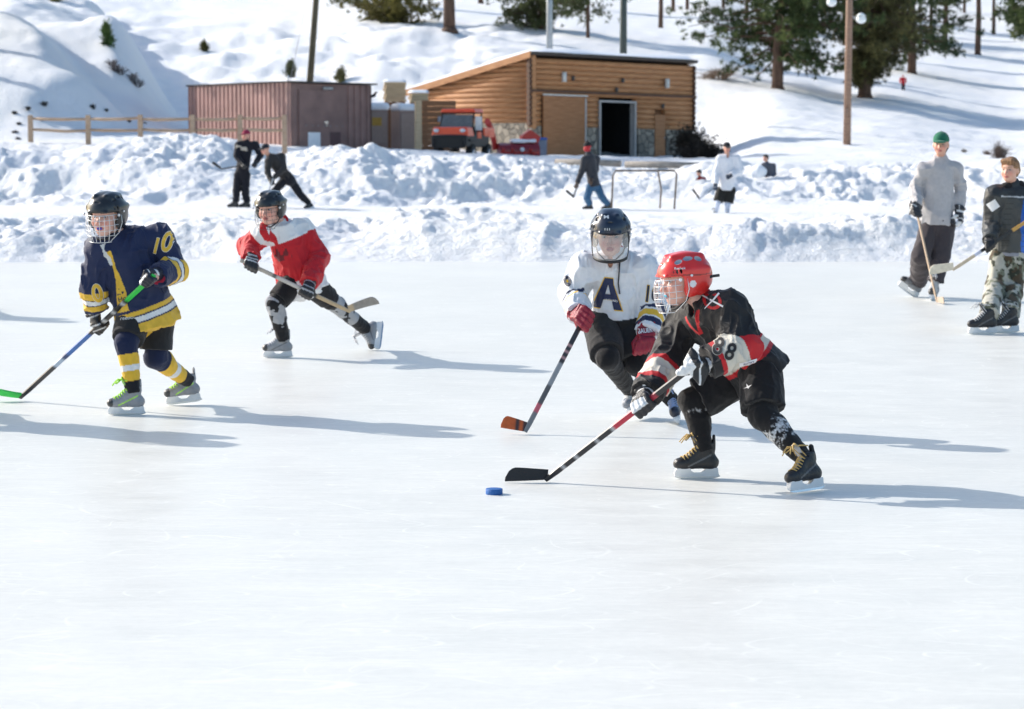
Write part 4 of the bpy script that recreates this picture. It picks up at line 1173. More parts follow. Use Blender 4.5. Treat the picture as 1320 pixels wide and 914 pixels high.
    decal('lettering', he, he, P(784, 297, Y0-.4), (1, 0, 0), (0, 0, 1), .014, '111', WHITE, .02, .002, 1.4)
    # clear visor
    w = L2W(J['head'], hA, hk); V = []; nr, nc = 9, 25
    for i in range(nr):
        z = .035-.155*i/(nr-1); t = (z+.045)/.13; rr = math.sqrt(max(.1, 1-t*t*.45))
        for j in range(nc):
            az = -1.35+2.7*j/(nc-1); V.append(w(.105*math.sin(az)*rr, .0+.142*math.cos(az)*rr, z))
    gm = bpy.data.materials.new('clear_visor'); nt, bb, out = nodes(gm); nt.nodes.remove(bb)
    tr = nt.nodes.new('ShaderNodeBsdfTransparent'); gl = nt.nodes.new('ShaderNodeBsdfGlossy'); df = nt.nodes.new('ShaderNodeBsdfDiffuse'); m1 = nt.nodes.new('ShaderNodeMixShader'); m2 = nt.nodes.new('ShaderNodeMixShader'); fr = nt.nodes.new('ShaderNodeFresnel'); fr.inputs[0].default_value = 1.5
    tr.inputs[0].default_value = (.93, .94, .95, 1); gl.inputs['Roughness'].default_value = .08; m1.inputs[0].default_value = .26
    nt.links.new(tr.outputs[0], m1.inputs[1]); nt.links.new(df.outputs[0], m1.inputs[2]); nt.links.new(fr.outputs[0], m2.inputs[0]); nt.links.new(m1.outputs[0], m2.inputs[1]); nt.links.new(gl.outputs[0], m2.inputs[2]); nt.links.new(m2.outputs[0], out.inputs[0])
    mesh_obj('visor', V, grid_faces(nr, nc), gm, root)
    b = MB(); b.tube([V[(nr-1)*nc+j] for j in range(nc)], .007, 6, flat=(.6, 1.6)); b.tube([V[j] for j in range(nc)], .004, 6); b.tube([V[i*nc] for i in range(nr)], .004, 6); b.tube([V[i*nc+nc-1] for i in range(nr)], .004, 6)
    b.build('visor_rim', flatmat((.015, .015, .018), .4), root)
    collar(root, J, hA, k, (.5, .02, .02))
    g1 = glove(root, gR, a, J['wrR']-gR, (-.35, -.9, .25), k*1.17, (.27, .008, .028), (.6, .6, .6), 2)
    g2 = glove(root, gL, aL, J['wrL']-gL, (0, -1, .1), k*1.17, (.27, .008, .028), (.6, .6, .6), 2)
    TREES.clear()
    decal('lettering', g1[0], g1[0], P(748, 382, Y0-.4), (.97, 0, .2), (-.2, 0, .97), .024, 'BAUER', WHITE, .03, .003, .8)
    decal('lettering', g2[0], g2[0], P(834, 430, Y0-.4), (1, 0, .1), (-.1, 0, 1), .026, 'BAUER', WHITE, .03, .003, .8)
    def bc(t):
        n = vnoise(np.array([[t*9, .5, 2.1]]), 6)[0]; return (.50, .10, .02) if n > .35 else (.06, .03, .03)
    stick(top_, heel, (-1, -.10, .22), .155, 'dark grey stick with orange patterned blade in the white jersey skater\'s right glove', [(0, .03, (.6, .25, .1)), (.03, .45, lambda t: (.5, .3, .3) if math.sin(t*130) > .93 else (.035, .035, .04)), (.45, .62, (.28, .30, .32)), (.62, .78, (.10, .105, .11)), (.78, .84, (.55, .12, .16)), (.84, 1.1, (.20, .21, .22))], bc, 'hockey sticks', up=(.1, .3, 1), bh=.075)
    return root

def build_kidred():
    Y0 = 19.35; k = .93; hk = 1.04
    root = empty('person', G(360, 461), 'young skater in a red jersey with white shoulders pushing off on one leg', 'person', 'young hockey players')
    J = joints(Y0, dict(head=(348, 270, -.12), neck=(362, 288, 0), chest=(370, 312), pelvis=(389, 358, .04), shR=(339, 300, -.10), shL=(389, 296, .08),
                        elR=(320, 318, -.05), elL=(411, 333, -.02), hipR=(377, 366, -.03), hipL=(401, 366, .10), knR=(354, 392, -.14), knL=(428, 389, .28)))
    hA = frame((-.34, -.92, -.12), (-.05, -.05, 1))
    c1 = G(359, 461); 
    cols = ((.30, .31, .33), (.05, .05, .055), (.5, .5, .52))
    J['anR'] = skate(root, c1, (-1, -.15, .0), (.08, 0, 1), k, cols, (.7, .7, .72))
    c2 = P(493, 432, Y0+.62)
    J['anL'] = skate(root, c2, (-.10, -.35, -1), (-1, .1, .15), k, cols, (.7, .7, .72))
    J['kfR'] = np.array((-1, -.3, 0)); J['kfL'] = np.array((-.5, -.5, -.5))
    a0 = P(316, 338, Y0-.35); heel = P(452, 402, Y0-.30); a = nrm(heel-a0); gR = P(321, 341, Y0-.34); gR = a0+a*.05; gL = a0+(heel-a0)*((395-316)/(452-316.))
    for q, g in (('R', gR), ('L', gL)): grip(J, q, g, a, k)
    body(root, J, hA, k, (-.55, -.83, -.1), .006, skin=(.76, .44, .35), hk=hk)
    def colf(V, I):
        c = bands(I['t'], [(.79, 2, WHITE)], (.55, .010, .018))
        yoke = (I['z'] < .15) & (np.abs(I['x']) > .022); c[yoke & (np.abs(I['x']) < .27)] = WHITE
        n = vnoise(I['V']*30, 2); lg = (np.abs(I['x']+.01) < .085) & (np.abs(I['z']-.24) < .055) & (I['y'] > 0) & (n > .42); c[lg] = (.16, .015, .02)
        for q in 'LR':
            m = I[q] & (I['s'+q] > .12); c[m] = (.55, .010, .018)
        return c
    fw = (-.55, -.83, -.1)
    top(root, 'jersey', J, k, fw, colf, .006, hem_ext=.13, rs=(.155, .195, .088, .084, .074), collar='v', wr=.020, seed=7, wsc=10, flat=.92, flap=.075)
    shorts(root, 'hockey_pants', J, k, (.014, .014, .016), .007, r0=.150, r1=.112, r2=.098, end=.78, fwd=fw)
    def lc(V, t, L):
        c = np.tile(np.array((.016, .016, .018)), (len(V), 1)); n = fbm(V*16, 3, 4); m = ((t > .95) & (t < 1.62) & (n > .44)); c[m] = (.36, .37, .39)
        return c
    legs(root, 'leg_pads', J, k, lc, .006, rk=(.085, .078, .068, .056), wr=.007)
    helmet(root, J['head'], hA, hk, (.015, .017, .02), vox=.0045); wire_cage(root, J['head'], hA, hk, WIRED, 7, .0013)
    collar(root, J, hA, k, (.5, .01, .02))
    glove(root, gR, a, J['wrR']-gR, (-.5, -.8, .3), k*1.05, (.02, .02, .022), (.6, .6, .6), 0)
    glove(root, gL, a, J['wrL']-gL, (.3, -.9, .2), k*1.05, (.02, .02, .022), (.4, .4, .42), 0)
    stick(a0-a*.04, heel, (.93, -.1, .36), .26, 'pale wooden stick carried off the ice across the red jersey skater\'s knees', [(0, .30, (.40, .36, .31)), (.30, .33, (.1, .1, .1)), (.33, .62, (.50, .46, .42)), (.62, .70, (.05, .05, .05)), (.70, 1.1, (.52, .38, .22))], lambda t: (.28, .26, .23) if t > .15 else (.5, .38, .24), 'hockey sticks', up=(-.3, -.3, 1), curve=.05, bh=.07)
    return root

def hair_on(root, c, A, k, col, vox, curly=False):
    s = S(); w = L2W(c, A, k)
    s.ell(w(0, -.018, .045), np.array((.084, .104, .090))*k, A, 0); s.ell(w(0, -.06, -.005), np.array((.074, .05, .07))*k, A, .03*k)
    s.cap(w(-.045, .068, .098), w(.05, .068, .092), .022*k, .022*k, .02*k)
    s.box(w(0, .13, -.06), np.array((.2, .075, .115))*k, A, .02*k, .01*k, True)
    s.disp(lambda p: -.010*k*(vnoise(p*55/k, 3)-.4))
    V, Fc = s.skin(vox); cc = np.array(col)*(.6+.8*vnoise(V*90, 8)[:, None]); return mesh_obj('hair', V, Fc, HAIR, root, col=cc)
def cap_on(root, c, A, k, col, vox, name='cap', brim=True, knit=False):
    s = S(); w = L2W(c, A, k)
    if knit:
        s.ell(w(0, -.015, .055), np.array((.088, .105, .095))*k, A, 0); s.ell(w(0, -.02, .155), np.array((.03, .03, .03))*k, A, .03*k); s.cut(w(0, 0, .02), -A[2])
    else:
        s.ell(w(0, -.015, .052), np.array((.086, .106, .092))*k, A, 0); s.cut(w(0, 0, .035), -A[2])
        if brim: s.ell(w(0, .110, .036), np.array((.072, .072, .014))*k, A, .008*k)
        s.ell(w(0, -.015, .146), np.array((.008, .008, .006))*k, A, .004*k)
    s.disp(wrinkle(.001, 50, 2)); V, Fc = s.skin(vox); cc = np.tile(np.array(col, float), (len(V), 1)); return mesh_obj(name, V, Fc, CLOTH, root, col=cc)

def build_adult():
    Y0 = 26.3; k = 1.02
    root = empty('person', G(1196, 386), 'man in a green cap and light grey sweater standing on skates', 'person')
    J = joints(Y0, dict(head=(1213, 187, -.05), neck=(1212, 208), chest=(1211, 226), pelvis=(1207, 283), shR=(1191, 219, -.03), shL=(1232, 219, .03),
                        elR=(1181, 243, .05), elL=(1239, 244, .05), hipR=(1199, 292), hipL=(1218, 292), knR=(1187, 330, -.10), knL=(1212, 332, -.06)))
    hA = frame((-.30, -.95, -.02), (0, 0, 1)); fw = (-.15, -1, 0)
    cols = ((.03, .03, .033), (.03, .03, .033), (.35, .35, .37))
    J['anL'] = skate(root, G(1203, 387), (-.35, -.95, 0), (.05, 0, 1), 1.15, ((.4, .41, .43), (.05, .05, .05), (.35, .35, .36)), (.7, .7, .7), vox=.008)
    c = G(1169, 383)+np.array((0, 0, .05)); J['anR'] = skate(root, c, (-.80, -.35, .55), (.45, .1, .9), 1.15, ((.25, .26, .28), (.05, .05, .05), (.35, .35, .36)), (.5, .5, .5), vox=.008)
    heel = G(1208, 391)+np.array((0, 0, .01)); gR = P(1181, 270, Y0-.30); a = nrm(heel-gR)
    grip(J, 'R', gR, a, k); gL = P(1233, 283, Y0-.05); aL = nrm((-.3, -.9, .1)); J['wrL'] = gL+nrm(J['elL']-gL)*.10*k
    body(root, J, hA, k, fw, .010, skin=(.66, .36, .26), brow=(.12, .07, .05))
    top(root, 'sweater', J, k, fw, lambda V, I: np.tile(np.array((.47, .455, .465)), (len(V), 1)), .010, hem_ext=.05, rs=(.152, .165, .068, .064, .056), collar='high', wr=.018, m=CLOTH, seed=21, wsc=8)
    pants(root, J, k, fw, (.060, .050, .055), .011)
    s = S(); w = L2W(J['head'], hA, k); s.ell(w(0, -.04, .005), np.array((.080, .085, .085))*k, hA, 0); s.cap(w(0, -.06, -.03), w(0, -.08, -.10), .06*k, .04*k, .03*k)
    s.box(w(0, .13, -.05), np.array((.2, .115, .2))*k, hA, .01, .01, True); V, Fc = s.skin(.01); mesh_obj('hair', V, Fc, HAIR, root, col=np.tile(np.array((.03, .02, .015)), (len(V), 1)))
    cap_on(root, J['head'], hA, k, (.02, .16, .09), .007)
    glove(root, gR, a, J['wrR']-gR, (-.8, -.6, 0), k*1.2, (.03, .03, .035), (.5, .5, .5), 0, .008)
    glove(root, gL, aL, J['wrL']-gL, (.8, -.6, 0), k*1.2, (.03, .03, .035), (.7, .7, .7), 1, .008)
    stick(gR-a*.06, heel, (.25, -1, 0), .25, 'plain wooden stick hanging upright in the right glove of the man in grey', [(0, .08, (.02, .02, .02)), (.08, 1.1, (.50, .37, .26))], (.45, .36, .28), 'hockey sticks', up=(0, 0, 1))
def pants(root, J, k, fwd, col, vox, r=(.15, .105, .095, .088), name='trousers', wr=.014, colf=None, seed=15):
    dn, f, r_ = torso_axes(J, fwd); s = S()
    s.cap(J['pelvis']-dn*.04*k, J['pelvis']+dn*.05*k, r[0]*k, r[0]*k, 0, flat=(f, .8))
    for q in 'LR':
        d = nrm(J['an'+q]-J['kn'+q])
        s.cap(J['hip'+q], J['kn'+q], r[1]*k, r[2]*k, .03*k); s.capcut(J['kn'+q], J['an'+q]-d*.02*k, r[2]*k, r[3]*k, .02*k)
    s.disp(wrinkle(wr*k, 8/k, seed, (1, 1, .6)))
    for q in 'LR': s.disp(folds(J['kn'+q], J['an'+q], .010*k, 3, 4, .14*k))
    V, Fc = s.skin(vox); cc = colf(V) if colf else np.tile(np.array(col, float), (len(V), 1))
    return mesh_obj(name, V, Fc, CLOTH, root, col=cc)

def build_teen():
    Y0 = 22.2; k = .95
    root = empty('person', G(1282, 427), 'fair haired boy in a dark vest, blue sleeves and camouflage trousers at the right edge', 'person')
    J = joints(Y0, dict(head=(1302, 220, -.05), neck=(1305, 242), chest=(1303, 262), pelvis=(1300, 322), shR=(1283, 252, -.05), shL=(1314, 252, .0),
                        elR=(1278, 290, -.02), elL=(1324, 290, -.12), hipR=(1290, 330), hipL=(1310, 330), knR=(1284, 368, -.08), knL=(1306, 368, -.02)))
    hA = frame((-.55, -.83, 0), (0, 0, 1)); fw = (-.5, -.86, 0)
    cols = ((.02, .02, .022), (.02, .02, .022), (.03, .03, .035))
    J['anR'] = skate(root, G(1267, 431), (-1, -.25, 0), (0, 0, 1), 1.1, cols, (.6, .6, .6), vox=.007); J['anL'] = skate(root, G(1296, 429), (-.95, -.3, 0), (0, 0, 1), 1.1, cols, (.6, .6, .6), vox=.007)
    b0 = P(1345, 271, Y0-.30); heel = P(1228, 348, Y0-.42); a = nrm(heel-b0); at = lambda px: b0+(heel-b0)*((1345-px)/(1345-1228.))
    gR = at(1276); gL = at(1341); J['wrR'] = gR+nrm(J['elR']-gR)*.10; J['wrL'] = gL+nrm(J['elL']-gL)*.10
    body(root, J, hA, k, fw, .009, skin=(.74, .42, .30), brow=(.30, .17, .08))
    hair_on(root, J['head'], hA, k, (.32, .17, .08), .008)
    def jc(V, I):
        c = np.tile(np.array((.028, .030, .031)), (len(V), 1)); c[(I['z'] > .09) & (I['x'] < .10)] = (.060, .064, .062); c[(I['x'] < -.145) & (I['z'] > .05)] = (.015, .13, .55); c[(np.abs(I['z']-.085) < .006) & (I['y'] > 0) & ~I['L'] & ~I['R']] = (.6, .6, .6)
        c[np.abs(np.sin(I['z']*62)) < .10] *= .5
        for q in 'LR': c[I[q] & (I['s'+q] > (.10 if q == 'L' else 2))] = (.012, .10, .46)
        c[I['L'] & (I['sL'] > .93)] = (.02, .02, .022)
        return c
    jk, _ = top(root, 'jacket', J, k, fw, jc, .008, hem_ext=.02, rs=(.165, .165, .095, .085, .07), collar='high', wr=.012, m=mat('jacket_shell', None, .5, var=.08, attr=True, bump=.15, bscale=80), seed=31, wsc=9)
    s = S(); s.cap(J['neck']+np.array((-.07, -.05, .0)), J['neck']+np.array((.07, .0, .01)), .05, .055, 0); s.cap(J['neck']+np.array((0, .05, .02)), J['neck']+np.array((.04, .03, .0)), .06, .06, .03); s.disp(wrinkle(.006, 20, 4)); V, Fc = s.skin(.01); mesh_obj('collar', V, Fc, CLOTH, root, col=np.tile(np.array((.012, .012, .013)), (len(V), 1)))
    TREES.clear(); decal('paper_tag', jk, jk, P(1288, 266, Y0-.4), (.8, 0, .6), (-.6, 0, .8), .085, [[(-.5, -.5), (.5, -.5), (.5, .5), (-.5, .5)]], WHITE, 0, .01)
    s = S(); dn, f, r_ = torso_axes(J, fw); s.capcut(J['pelvis']-dn*.03, J['pelvis']+dn*.055, .15*k, .15*k, 0, flat=(f, .85)); V, Fc = s.skin(.01); mesh_obj('shirt_hem', V, Fc, CLOTH, root, col=np.tile(np.array((.30, .31, .36)), (len(V), 1)))
    def camo(V):
        n = fbm(V*np.array((16, 16, 11)), 3, 5); n2 = fbm(V*13+9, 3, 8); c = np.tile(np.array((.20, .21, .15)), (len(V), 1)); c[n > .53] = (.045, .05, .035); c[n2 > .55] = (.50, .48, .41); c[(n2 < .42)] = (.09, .065, .04); return c
    pants(root, J, k, fw, None, .009, r=(.14, .100, .095, .088), colf=camo)
    glove(root, gR, a, J['wrR']-gR, (-.6, -.8, .1), k*.9, (.015, .015, .016), (.03, .03, .03), 2, .007)
    glove(root, gL, a, J['wrL']-gL, (.0, -1, .1), k*.9, (.015, .015, .016), (.03, .03, .03), 2, .007)
    stick(b0, heel, (-.9, -.1, -.22), .22, 'wooden stick with black tape carried level by the boy in camouflage trousers', [(0, .34, (.62, .34, .08)), (.34, .70, (.02, .02, .022)), (.70, .76, (.6, .62, .75)), (.76, 1.1, (.60, .48, .34))], (.68, .62, .50), 'hockey sticks', up=(-.15, -.2, 1), bh=.085)

def far_person(label, Y0, k, jd, hf, fw, feet, topc, legc, topname='jacket', legname='trousers', hat=None, hatc=None, skatec=((.03,)*3, (.03,)*3, (.1,)*3), skin=(.62, .34, .25), glovec=(.02, .02, .02), vox=.016, rs=(.165, .155, .085, .072, .058), rl=(.15, .100, .085, .072), hem=.05, haircol=None, colf=None, legf=None, shorty=None, skates=True, z0=0.0, group=None, gl=True, boots=None):
    root = empty('person', P(feet[0][0], feet[0][1], feet[0][2]), label, 'person', group)
    J = joints(Y0, jd); hA = frame(hf, (0, 0, 1))
    for q, ft in zip('RL', feet):
        c = P(ft[0], ft[1], ft[2]); 
        if skates: J['an'+q] = skate(root, c, ft[3], ft[4] if len(ft) > 4 else (0, 0, 1), k*1.1, skatec, (.4, .4, .4), vox=.011)
        else:
            J['an'+q] = c+np.array((0, 0, .09*k)); d = nrm(ft[3]); s = S(); s.cap(c+np.array((0, 0, .05*k)), c+d*.16*k+np.array((0, 0, .035*k)), .05*k, .04*k, .01); s.cap(c+np.array((0, 0, .05*k)), c+np.array((0, 0, .14*k)), .05*k, .055*k, .02); s.cut(c, (0, 0, -1)); V, Fc = s.skin(.011); mesh_obj('boot', V, Fc, BOOT, root, col=np.tile(np.array((.02, .018, .015)), (len(V), 1)))
    body(root, J, hA, k, fw, vox*.8, skin=skin, eyes=True)
    top(root, topname, J, k, fw, colf or (lambda V, I: np.tile(np.array(topc, float), (len(V), 1))), vox*.75, hem_ext=hem, rs=rs, wr=.012, m=CLOTH, seed=int(Y0), collar='high' if topname != 'jersey' else 'v', wsc=9)
    if shorty:
        shorts(root, 'hockey_pants', J, k, shorty, vox*.75, fwd=fw, end=.85, r1=.12, r2=.12); legs(root, 'hockey_socks', J, k, legf, vox*.75, rk=(.07, .065, .060, .05))
    else: pants(root, J, k, fw, legc, vox*.75, r=rl, name=legname, colf=legf)
    if haircol: hair_on(root, J['head'], hA, k, haircol, vox*.7)
    if hat: cap_on(root, J['head'], hA, k, hatc, vox*.7, hat, brim=(hat == 'cap'), knit=(hat == 'knit_hat'))
    if gl:
        for q in 'LR':
            d = nrm(J['wr'+q]-J['el'+q]); a = nrm(np.cross(d, (0, 1, .2))); glove(root, J['wr'+q]+d*.09*k, a, -d, (0, -1, 0) if abs(d[1]) < .8 else (0, 0, 1), k*.95, glovec, (.3, .3, .3), 2, .010)
    return root, J

def build_far():
    g2 = .09
    # two skaters beyond the bank, left
    Y = 58.0
    far_person('person in black with a red cap standing beyond the snow bank at left', Y, 1.05,
        dict(head=(317, 175, 0), neck=(317, 184), chest=(317, 194), pelvis=(312, 222), shR=(308, 187, -.05), shL=(329, 187, .05), elR=(305, 201, -.1), elL=(336, 200, 0), wrR=(312, 211, -.25), wrL=(330, 209, -.15), hipR=(307, 226), hipL=(317, 226), knR=(305, 246, -.05), knL=(316, 246, -.02)),
        (-.5, -.85, 0), (-.4, -.9, 0), [(301, 270.5, Y-.1, (-1, -.3, 0)), (316, 270.5, Y, (-1, -.4, 0))], None, (.012, .013, .02), hat='cap', hatc=(.30, .02, .06),
        colf=lambda V, I: np.where(((np.abs(I['z']-.13) < .05) & (np.abs(I['x']) < .13) & (I['y'] > 0) & (vnoise(V*14, 3) > .4))[:, None], np.array((.5, .45, .38)), np.array((.012, .013, .02))))
    Y = 57.2
    far_person('person in dark clothes leaning sideways beside the one in the red cap', Y, 1.0,
        dict(head=(342, 193, -.1), neck=(347, 201), chest=(356, 208), pelvis=(371, 230), shR=(346, 208, -.12), shL=(363, 202, .12), elR=(345, 222, -.2), elL=(366, 218, -.15), wrR=(349, 232, -.3), wrL=(354, 228, -.3), hipR=(363, 236, -.05), hipL=(376, 234, .08), knR=(352, 249, -.15), knL=(388, 252, .1)),
        (-.75, -.6, -.2), (-.65, -.7, -.2), [(341, 272, Y-.1, (-1, -.4, 0)), (400, 271, Y+.2, (-.6, -.5, -.2), (-.5, 0, .8))], (.035, .033, .033), (.012, .013, .018), hat='cap', hatc=(.015, .02, .03), hem=.03)
    # jeans
    Y = 57.0
    far_person('person in a red scarf, black knit hat and blue jeans skating away', Y, .93,
        dict(head=(757, 190, 0), neck=(759, 199), chest=(761, 208), pelvis=(765, 236), shR=(768, 205, .1), shL=(754, 206, -.1), elR=(768, 219, .1), elL=(750, 220, -.1), wrR=(762, 232, -.2), wrL=(744, 236, -.2), hipR=(770, 240, .05), hipL=(761, 240, -.05), knR=(775, 253, .0), knL=(757, 255, -.15)),
        (-.75, .4, -.15), (-.9, .1, -.1), [(782, 273, Y+.1, (-.9, 0, 0)), (758, 273, Y-.1, (-.9, 0, 0))], (.04, .042, .05), (.05, .13, .24), rs=(.19, .185, .095, .08, .06), hat='knit_hat', hatc=(.012, .012, .014), skin=(.45, .02, .03), glovec=(.09, .05, .03), hem=.08)
    # white jersey
    Y = 54.5
    far_person('skater in a white jersey and black pants beside the goal frame', Y, .97,
        dict(head=(937, 191, -.05), neck=(938, 201), chest=(938, 210), pelvis=(936, 240), shR=(929, 205, 0), shL=(949, 205, 0), elR=(924, 223, -.02), elL=(953, 221, -.05), wrR=(922, 238, -.2), wrL=(942, 226, -.25), hipR=(930, 246), hipL=(942, 246), knR=(925, 262, -.08), knL=(938, 264, -.05)),
        (.2, -.95, -.1), (-.1, -1, 0), [(921, 283.5, Y, (-.4, -.9, 0)), (937, 284, Y, (-.1, -1, 0))], (.78, .79, .83), None, topname='jersey', hat='helmet_cap' if False else 'cap', hatc=(.015, .015, .02),
        shorty=(.02, .02, .018), legf=lambda V, t, L: np.tile(np.array((.6, .66, .8)), (len(V), 1)), rs=(.17, .18, .10, .09, .07), hem=.09, glovec=(.015, .03, .06))
    # child half hidden by snow, right of the white jersey
    Y = 66.5
    far_person('small person in grey standing behind the snow beside a white snow boulder', Y, .80,
        dict(head=(987, 204, 0), neck=(989, 211), chest=(991, 217), pelvis=(993, 234), shR=(985, 213, -.05), shL=(997, 214, .05), elR=(984, 222, -.1), elL=(998, 224, 0), wrR=(988, 228, -.2), wrL=(992, 229, -.15), hipR=(990, 236), hipL=(996, 236), knR=(988, 246, -.05), knL=(996, 246, 0)),
        (-.7, -.7, 0), (-.7, -.7, 0), [(988, 256, Y, (-1, -.3, 0)), (996, 256, Y, (-1, -.3, 0))], (.10, .105, .13), (.03, .03, .035), haircol=(.03, .02, .015), vox=.02, gl=False, skates=False)
    # somebody sitting low by the goal in red and orange
    Y = 65.0
    far_person('small figure in black, red and orange crouching behind the snow by the goal frame', Y, .7,
        dict(head=(901, 223, 0), neck=(902, 229), chest=(904, 234), pelvis=(909, 244), shR=(900, 232, -.05), shL=(907, 231, .08), elR=(897, 238, -.1), elL=(908, 240, -.1), wrR=(893, 244, -.15), wrL=(898, 245, -.2), hipR=(906, 247), hipL=(911, 247), knR=(898, 244, -.25), knL=(903, 245, -.25)),
        (-.8, -.5, -.3), (-.8, -.5, 0), [(896, 252, Y-.2, (-1, -.3, 0)), (900, 252, Y-.2, (-1, -.3, 0))], None, (.30, .17, .06), haircol=(.02, .02, .02), vox=.02, gl=False, skates=False,
        colf=lambda V, I: np.where((I['x'] > -.05)[:, None], np.array((.02, .022, .03)), np.array((.30, .03, .03))))
    # walker on the hill
    g_ = G2(1164, 118); Y = g_[1]; s_ = F/Y; yb = 118
    h = 1.15; u = lambda z: yb-z*.90*s_
    far_person('distant child in a red coat walking on the snowy slope below the pines', Y, .63,
        dict(head=(1164, u(1.08)), neck=(1164, u(.98)), chest=(1164, u(.9)), pelvis=(1164.2, u(.58)), shR=(1161, u(.94)), shL=(1167, u(.94)), elR=(1160, u(.76)), elL=(1168, u(.76)), wrR=(1161, u(.60), -.1), wrL=(1167, u(.6), -.1), hipR=(1163, u(.52)), hipL=(1165.4, u(.52)), knR=(1163, u(.30), -.05), knL=(1165.5, u(.3))),
        (.1, 1, 0), (0, 1, 0), [(1163, yb, Y, (0, 1, 0)), (1165.6, yb, Y, (0, 1, 0))], (.60, .01, .02), (.02, .02, .025), topname='coat', hat='knit_hat', hatc=(.5, .02, .03), vox=.022, hem=.16, gl=False, skates=False)
    # far sticks
    stick(P(309, 214, 57.6), P(284, 218, 57.4), (-.8, 0, .5), .25, 'thin dark stick poking out left of the person in the red cap', [(0, 1.1, (.12, .09, .07))], (.02, .02, .02), 'hockey sticks', up=(.2, -.2, 1))
    stick(P(352, 230, 56.8), P(340, 266, 56.4), (-1, -.1, 0), .25, 'pale stick held low by the leaning person in dark clothes', [(0, 1.1, (.5, .5, .5))], (.3, .3, .3), 'hockey sticks', up=(0, 0, 1))
    stick(P(745, 236, 56.7), P(739, 255, 56.0), (-.8, 0, .6), .24, 'short dark stick held low by the person in blue jeans', [(0, 1.1, (.10, .08, .07))], (.02, .02, .02), 'hockey sticks', up=(.2, -.2, 1))
    stick(P(923, 240, 54.2), P(901, 257, 53.8), (-.6, 0, .75), .26, 'stick with a dark blade pointing left from the white jersey skater', [(0, .5, (.3, .3, .32)), (.5, 1.1, (.65, .65, .68))], (.02, .02, .02), 'hockey sticks', up=(.2, -.2, 1))

def copy_tree(o, parent=None):
    c = o.copy(); COL.objects.link(c)
    if parent is not None: c.parent = parent
    for ch in o.children: copy_tree(ch, c)
    return c

k10 = build_kid10(); k88 = build_kid88(); k16 = build_kid16(); kr = build_kidred()
build_adult(); build_teen(); build_far()
# puck
b = MB(); c = G(637, 637); n = 32; r = .0381*1.0
r = .042
b.tube([c+np.array((0, 0, .0)), c+np.array((0, 0, .002)), c+np.array((0, 0, .026)), c+np.array((0, 0, .028))], [r*.96, r, r, r*.96], n)
pk = b.build('hockey_puck', mat('blue_rubber', (.02, .13, .42), .6, var=.15, bump=.3, bscale=200)); tag(pk, 'blue puck lying on the ice just left of the black stick blade', 'puck')
# two more players just outside the left edge whose shadows fall across the ice
for src, dx, dy, lab in ((k10, G(-105, 540)-G(185, 530), 0, 'skater in navy beyond the left edge whose long shadow crosses the near ice'), (kr, G(-150, 404)-G(360, 461), 0, 'skater in red beyond the left edge whose thin shadow crosses the far ice')):
    c = copy_tree(src); c.location = Vector(src.location)+Vector((float(dx[0]), float(dx[1]), 0)); c['label'] = lab
# ================================================================ BUILDINGS, VEHICLE, FENCE, POLES, TREES
def wood_mat(name, c1, c2, scale=6, dark=(.05, .03, .02), rough=.7):
    m = bpy.data.materials.new(name); nt, b, out = nodes(m); L = nt.links.new; N = nt.nodes.new
    tc = N('ShaderNodeTexCoord'); mp = N('ShaderNodeMapping'); mp.inputs['Scale'].default_value = (.35, .35, 5)
    n = N('ShaderNodeTexNoise'); n.inputs['Scale'].default_value = scale; n.inputs['Detail'].default_value = 6
    cr = N('ShaderNodeValToRGB'); cr.color_ramp.elements[0].position = .3; cr.color_ramp.elements[0].color = (*c1, 1); cr.color_ramp.elements[1].position = .68; cr.color_ramp.elements[1].color = (*c2, 1)
    L(tc.outputs['Object'], mp.inputs[0]); L(mp.outputs[0], n.inputs['Vector']); L(n.outputs['Fac'], cr.inputs[0]); L(cr.outputs[0], b.inputs['Base Color'])
    b.inputs['Roughness'].default_value = rough
    bp = N('ShaderNodeBump'); bp.inputs['Strength'].default_value = .4; bp.inputs['Distance'].default_value = .02; L(n.outputs['Fac'], bp.inputs['Height']); L(bp.outputs[0], b.inputs['Normal'])
    return m
LOG = wood_mat('varnished_logs', (.37, .160, .063), (.57, .285, .125)); LOGD = wood_mat('dark_log_trim', (.07, .035, .02), (.14, .07, .04)); DOORW = wood_mat('door_boards', (.29, .125, .05), (.43, .205, .09))
PALEW = wood_mat('pale_lumber', (.45, .33, .20), (.62, .48, .30)); BROWNW = wood_mat('brown_boards', (.16, .07, .03), (.26, .12, .05)); POLEW = wood_mat('pole_wood', (.22, .13, .09), (.36, .23, .16))
